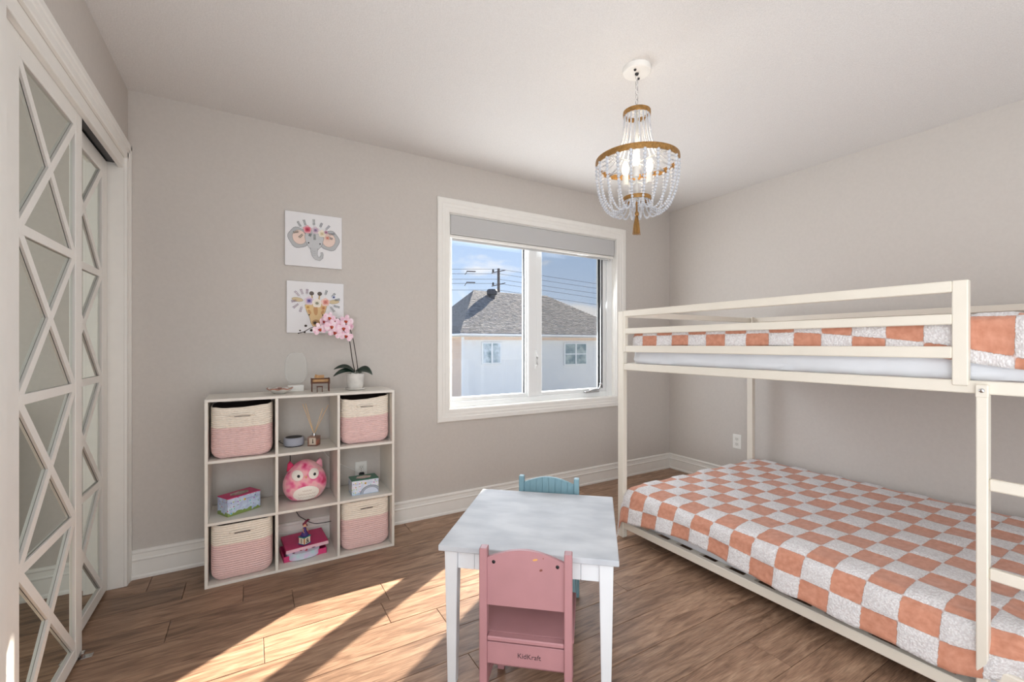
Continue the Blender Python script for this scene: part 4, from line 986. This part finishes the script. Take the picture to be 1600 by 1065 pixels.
for s, x in ((-1, -.045), (1, .036)):
    e = patch('eye', x, .150, .028, .028, 'fleece', .004); patch('pupil', x + .004, .148, .0085, .0085, 'black', .007, e)
patch('belly', -.002, .048, .068, .045, 'fleece', .003)
be = [c_ for c_ in t.children if c_.name.startswith('belly')][0]
for j, z in enumerate((.070, .052, .034)):
    bm = bm_(); n_ = 6 - (j == 0) * 2; wv = .085 if j else .045
    pts = []
    for k in range(n_ * 6 + 1):
        x = -wv / 2 + wv * k / (n_ * 6); zz = z - .006 * abs(math.sin(math.pi * k / 6)); pts.append((x, on_owl(x, zz) - .0045, zz))
    tube(bm, pts, .0011, 5); obj('feather_stitch', bm, flat(206, 190, 180), be)
bm = bm_(); y_ = on_owl(-.004, .137); vs = [bm.verts.new(p) for p in ((-.012, y_ - .001, .146), (.004, y_ - .001, .146), (-.004, y_ + .001, .128), (-.004, y_ - .011, .140))]
for f in ((0, 1, 3), (0, 3, 2), (1, 2, 3), (0, 2, 1)): bm.faces.new([vs[i] for i in f])
obj('beak', bm, flat(240, 190, 140), t)
for s in (-1, 1):
    bm = bm_(); cx = s * .068; z0 = .178
    b0 = [bm.verts.new((cx + dx, dy, z0 + dz)) for dx, dy, dz in ((-.024, -.004, 0 - (s < 0) * .012), (.022, -.004, 0 - (s > 0) * .012), (.022, .012, 0 - (s > 0) * .012), (-.024, .012, 0 - (s < 0) * .012))]
    mid = [bm.verts.new((cx + s * .007 + dx, dy, z0 + .026)) for dx, dy in ((-.013, -.006), (.012, -.006), (.012, .008), (-.013, .008))]; tp = bm.verts.new((cx + s * .010, 0, z0 + .045))
    for k in range(4): bm.faces.new((b0[k], b0[(k + 1) % 4], mid[(k + 1) % 4], mid[k])); bm.faces.new((mid[k], mid[(k + 1) % 4], tp))
    bm.faces.new(b0); obj('ear', bm, flat(214, 60, 110) if s < 0 else flat(240, 170, 190), t, True)

# bottom middle cube: magenta boxes, lavender case, doll on a block
z0 = czs[0]
t = thing('magenta_tray', 'open magenta box tray lying under the lavender case', 'box', (.252, 2.725, z0), R(4))
obj('tray_base', B(-.105, .105, -.075, .075, 0, .004, .001), 'magenta', t)
for a in ((-.108, -.104, -.078, .078), (.104, .108, -.078, .078), (-.108, .108, -.078, -.074), (-.108, .108, .074, .078)): obj('tray_wall', B(*a, 0, .030, .001), 'magenta', t)
t = thing('craft_case', 'lavender plastic craft case with coloured bits at the bottom of the shelf', 'case', (.245, 2.705, z0 + .005), R(7))
bm = bm_(); prism(bm, ell(0, 0, .088, .072, 40, 0, lambda q: .06 * math.cos(4 * q + math.pi)), 'z', 0, .034); bmesh.ops.bevel(bm, geom=list(bm.edges), offset=.003, segments=2, affect='EDGES'); tf(bm, Matrix.Translation((0, -.012, 0))); obj('case_body', bm, 'lavender', t, True, auto=50)
bm = bm_(); rr = random.Random(5)
for k in range(26):
    x = rr.uniform(-.055, .055); y_ = rr.uniform(-.06, .03); ball(bm, (x, y_, .036), rr.uniform(.004, .009), 6, 5, (1.5, 1, .4))
o = obj('craft_pieces', bm, mat('craft_bits', lin(40, 60, 96), .4, col2=lin(206, 60, 70), scale=70), t, True); o['kind'] = 'stuff'
t = thing('magenta_box', 'magenta upturned box top resting on the lavender case', 'lid', (.262, 2.752, z0 + .046), R(5)); t.rotation_euler = (R(5), R(-1), R(5))
obj('lid_plate', B(-.106, .106, -.085, .085, .014, .018, .0015), 'magenta', t)
M['lidedge'] = mat('pale_lid_edge', lin(240, 196, 206), .5)
for a in ((-.108, -.104, -.087, .087), (.104, .108, -.087, .087), (-.108, .108, -.089, -.085), (-.108, .108, .085, .089)): obj('lid_wall', B(*a, 0, .018, .001), 'lidedge' if a[3] == -.085 else 'magenta', t)
t = thing('block_doll', 'small doll in purple dress sitting on a letter block', 'doll', (.256, 2.690, z0 + .0645), R(38))
obj('block', B(-.021, .021, -.021, .021, 0, .036, .002), flat(240, 232, 210), t); obj('block_top', B(-.024, .024, -.024, .024, .036, .041, .002), 'teal', t); obj('block_base', B(-.024, .024, -.024, .024, -.001, .003, .001), flat(60, 90, 150), t)
for body_, lx, ly, rz_ in (('I', -.021, 0, -90), ('&', 0, -.021, 0)):
    fc = bpy.data.curves.new('letter', 'FONT'); fc.body = body_; fc.size = .036; fc.align_x = 'CENTER'; fc.extrude = .0004
    fo = bpy.data.objects.new('letter', fc); COL.objects.link(fo); fo.data.materials.append(flat(26, 26, 34)); fo.parent = t; fo.location = (lx - (.0005 if rz_ else 0), ly - (0 if rz_ else .0005), .006); fo.rotation_euler = (R(90), 0, R(rz_)); to_mesh_obj(fo)
obj('block_edge', B(-.0225, -.019, -.0225, -.019, .003, .036), flat(206, 120, 60), t)
bm = bm_(); lathe(bm, [(.022, .041), (.020, .048), (.011, .066), (.008, .078), (.009, .084), (.004, .088)], 20); obj('dress', bm, 'purple', t, True)
bm = bm_(); ball(bm, (0, -.002, .098), .009, 12, 10); tube(bm, [(0, 0, .086), (0, 0, .092)], .003, 8); obj('head', bm, 'skin', t, True)
bm = bm_(); ball(bm, (.002, .003, .102), .0105, 12, 10); tube(bm, [(0, 0, .106), (.012, 0, .117), (.026, 0, .120), (.036, 0, .114)], [.006, .007, .005, .002], 8); tube(bm, [(.008, .004, .1), (.018, .004, .095), (.022, .004, .086)], [.005, .004, .002], 8); obj('hair', bm, 'redhair', t, True)
for s in (-1, 1):
    bm = bm_(); tube(bm, [(s * .008, 0, .083), (s * .016, -.006, .070), (s * .012, -.012, .062)], [.003, .0025, .002], 6); obj('arm', bm, 'skin', t, True)

# cables and outlets
bm = bm_(); tube(bm, curve([(.195, 2.868, .62), (.20, 2.868, .33), (.205, 2.868, .27), (.235, 2.85, .19), (.262, 2.83, .165), (.32, 2.80, .135), (.41, 2.80, .130), (.46, 2.81, .13)], 42), .0022, 6); tag(obj('black_cord', bm, 'black', None, True), 'thin black cord hanging behind the bottom middle cube', 'cord')
bm = bm_(); tube(bm, [(.33, 2.864, .60), (.40, 2.868, .50), (.47, 2.87, .445), (.54, 2.868, .405), (.585, 2.858, .375), (.597, 2.850, .368)], .0018, 6); tag(obj('white_cord', bm, 'plastic_white', None, True), 'thin white charging cord running to the outlet behind the shelf', 'cord')
def outlet(loc, rz, label, plug=False):
    t_ = thing('wall_outlet', label, 'outlet', loc, rz)
    obj('cover_plate', B(-.036, .036, -.005, 0, -.058, .058, .002), 'plastic_white', t_)
    for z in (-.021, .021):
        sk = obj('socket', B(-.017, .017, -.0065, -.005, z - .0145, z + .0145, .001), flat(226, 224, 218), t_)
        obj('slots', (lambda b: (box(b, -.007, -.005, -.0070, -.0065, z - .003, z + .006), box(b, .005, .007, -.0070, -.0065, z - .003, z + .006), box(b, -.002, .002, -.0070, -.0065, z - .011, z - .007), b)[3])(bm_()), 'black', sk)
    bm = bm_(); lathe(bm, [(.003, 0), (.002, .001)], 8); tf(bm, Matrix.Translation((0, -.005, 0)) @ Matrix.Rotation(R(90), 4, 'X')); obj('screw', bm, 'chrome', t_)
    if plug: obj('plug', B(-.015, .015, -.030, -.0068, -.036, -.008, .003), 'black', t_, label='black plug')
outlet((.597, YB - .0005, .385), 0, 'white wall outlet with a black plug behind the shelf', True)
outlet((XR - .0005, 2.192, .378), R(-90), 'white duplex wall outlet on the right wall beside the bunk bed')

# ------------------------------------------------------------------ chandelier
CX, CY = 1.530, 1.458
ch = thing('bead_chandelier', 'white beaded basket chandelier with gold rings and tassel', 'chandelier', (CX, CY, 0))
bm = bm_(); lathe(bm, [(.0625, 2.449), (.0635, 2.440), (.0625, 2.428), (.058, 2.424)], 40); cn = obj('canopy', bm, 'trim', ch, True, auto=40)
bm = bm_()
for dx, dy in ((-.030, -.018), (.034, .022), (0, 0)): ball(bm, (dx, dy, 2.422), .006 if dx else .009, 10, 8)
obj('canopy_screw', bm, 'darkmetal', cn, True)
zz = 2.418
for k in range(7):
    bm = bm_(); pts = []
    for i in range(14):
        a = 2 * math.pi * i / 14; pts.append((.0062 * math.cos(a), 0, zz - .0135 + .0135 * math.sin(a)))
    tube(bm, pts, .0014, 6, closed=True)
    if k % 2: tf(bm, Matrix.Rotation(R(90), 4, 'Z'))
    obj('chain_link', bm, 'chrome', ch, True); zz -= .0225
def hoop(n_, r, z0, z1, th=.005):
    bm = bm_(); prof = [(r - th, z0), (r, z0), (r + .001, (z0 + z1) / 2), (r, z1), (r - th, z1)]; rg = lathe(bm, prof, 56, cap0=False, cap1=False)
    for k in range(56): bm.faces.new((rg[-1][k], rg[-1][(k + 1) % 56], rg[0][(k + 1) % 56], rg[0][k]))
    return obj(n_, bm, 'gold', ch, True, auto=40)
hoop('top_ring', .0615, 2.228, 2.248); hoop('main_ring', .187, 2.000, 2.026); hoop('lower_ring', .063, 1.835, 1.853, .004)
bm = bm_(); tube(bm, [(-.058, 0, 2.24), (.058, 0, 2.24)], .003, 6); tube(bm, [(0, -.058, 2.24), (0, .058, 2.24)], .003, 6); tube(bm, [(0, 0, 2.262), (0, 0, 1.86)], .005, 10)
tube(bm, [(-.182, 0, 2.010), (.182, 0, 2.010)], .003, 6); tube(bm, [(0, -.182, 2.010), (0, .182, 2.010)], .003, 6); tube(bm, [(-.06, 0, 1.845), (.06, 0, 1.845)], .002, 6); obj('stem', bm, 'plastic_white', ch, True)
def strand(path, r0, r1, n_):
    bm = bm_(); L_ = [0]; P_ = [Vector(p) for p in path]
    for a, b in zip(P_, P_[1:]): L_.append(L_[-1] + (b - a).length)
    s = 0
    while s < L_[-1]:
        f = s / L_[-1]; r_ = r0 + (r1 - r0) * f
        for i in range(len(P_) - 1):
            if s <= L_[i + 1]: c_ = P_[i].lerp(P_[i + 1], (s - L_[i]) / (L_[i + 1] - L_[i])); break
        ball(bm, c_, r_, 8, 6); s += r_ * 2.0
    return bm
NL = 20
pl = curve([(.181, 0, 1.998), (.180, 0, 1.93), (.165, 0, 1.855), (.135, 0, 1.800), (.100, 0, 1.782), (.070, 0, 1.800), (.058, 0, 1.834)], 36)
o1 = obj('bead_strand', strand(pl, .0088, .0036, 0), 'bead', ch, True)
pu = curve([(.056, 0, 2.228), (.060, 0, 2.17), (.070, 0, 2.11), (.092, 0, 2.06), (.130, 0, 2.03), (.178, 0, 2.016)], 30)
o2 = obj('bead_strand', strand(pu, .0036, .0042, 0), 'bead', ch, True)
for k in range(1, NL):
    for o_ in (o1, o2):
        c_ = o_.copy(); COL.objects.link(c_); c_.rotation_euler = (0, 0, 2 * math.pi * k / NL)
for k in range(9):
    a = 2 * math.pi * k / 9; bm = bm_()
    for i, rr_ in enumerate((.007, .0055, .004)): ball(bm, (.030 * math.cos(a), .030 * math.sin(a), 1.826 - i * .012), rr_, 8, 6)
    obj('bead_drop', bm, 'bead', ch, True)
ts = bm_(); lathe(ts, [(.003, 1.835), (.004, 1.79), (.009, 1.782), (.009, 1.772), (.006, 1.768)], 14); tt = obj('tassel', ts, 'gold', ch, True)
bm = bm_(); rr = random.Random(9)
for k in range(46):
    a = rr.uniform(0, 6.28); r_ = rr.uniform(.004, .021); tube(bm, [(.004 * math.cos(a), .004 * math.sin(a), 1.772), (r_ * .7 * math.cos(a), r_ * .7 * math.sin(a), 1.73), (r_ * math.cos(a), r_ * math.sin(a), 1.682 + rr.uniform(0, .006))], .0016, 5)
o = obj('tassel_threads', bm, 'gold', tt, True); o['kind'] = 'stuff'
for k in range(3):
    a = R(100 + 120 * k); cx, cy = .062 * math.cos(a), .062 * math.sin(a)
    bm = bm_(); lathe(bm, [(.014, 0), (.014, .045), (.010, .048)], 16, (cx, cy, 1.925)); so = obj('lamp_socket', bm, 'plastic_white', ch, True, auto=40)
    bm = bm_(); tube(bm, [(cx, cy, 1.93), (cx * .5, cy * .5, 1.915), (0, 0, 1.925)], .004, 8); obj('socket_arm', bm, 'plastic_white', so, True)
    bm = bm_(); lathe(bm, [(.008, 1.973), (.015, 1.985), (.0175, 2.0), (.013, 2.025), (.004, 2.045)], 16, (cx, cy, 0)); obj('bulb', bm, 'bulb', ch, True)
    l_ = bpy.data.lights.new('bulb_light', 'POINT'); l_.energy = 0.45; l_.color = (1, .78, .52); l_.shadow_soft_size = .03
    lo = bpy.data.objects.new('bulb_light', l_); COL.objects.link(lo); lo.location = (CX + cx * 1.0, CY + cy * 1.0, 2.068)
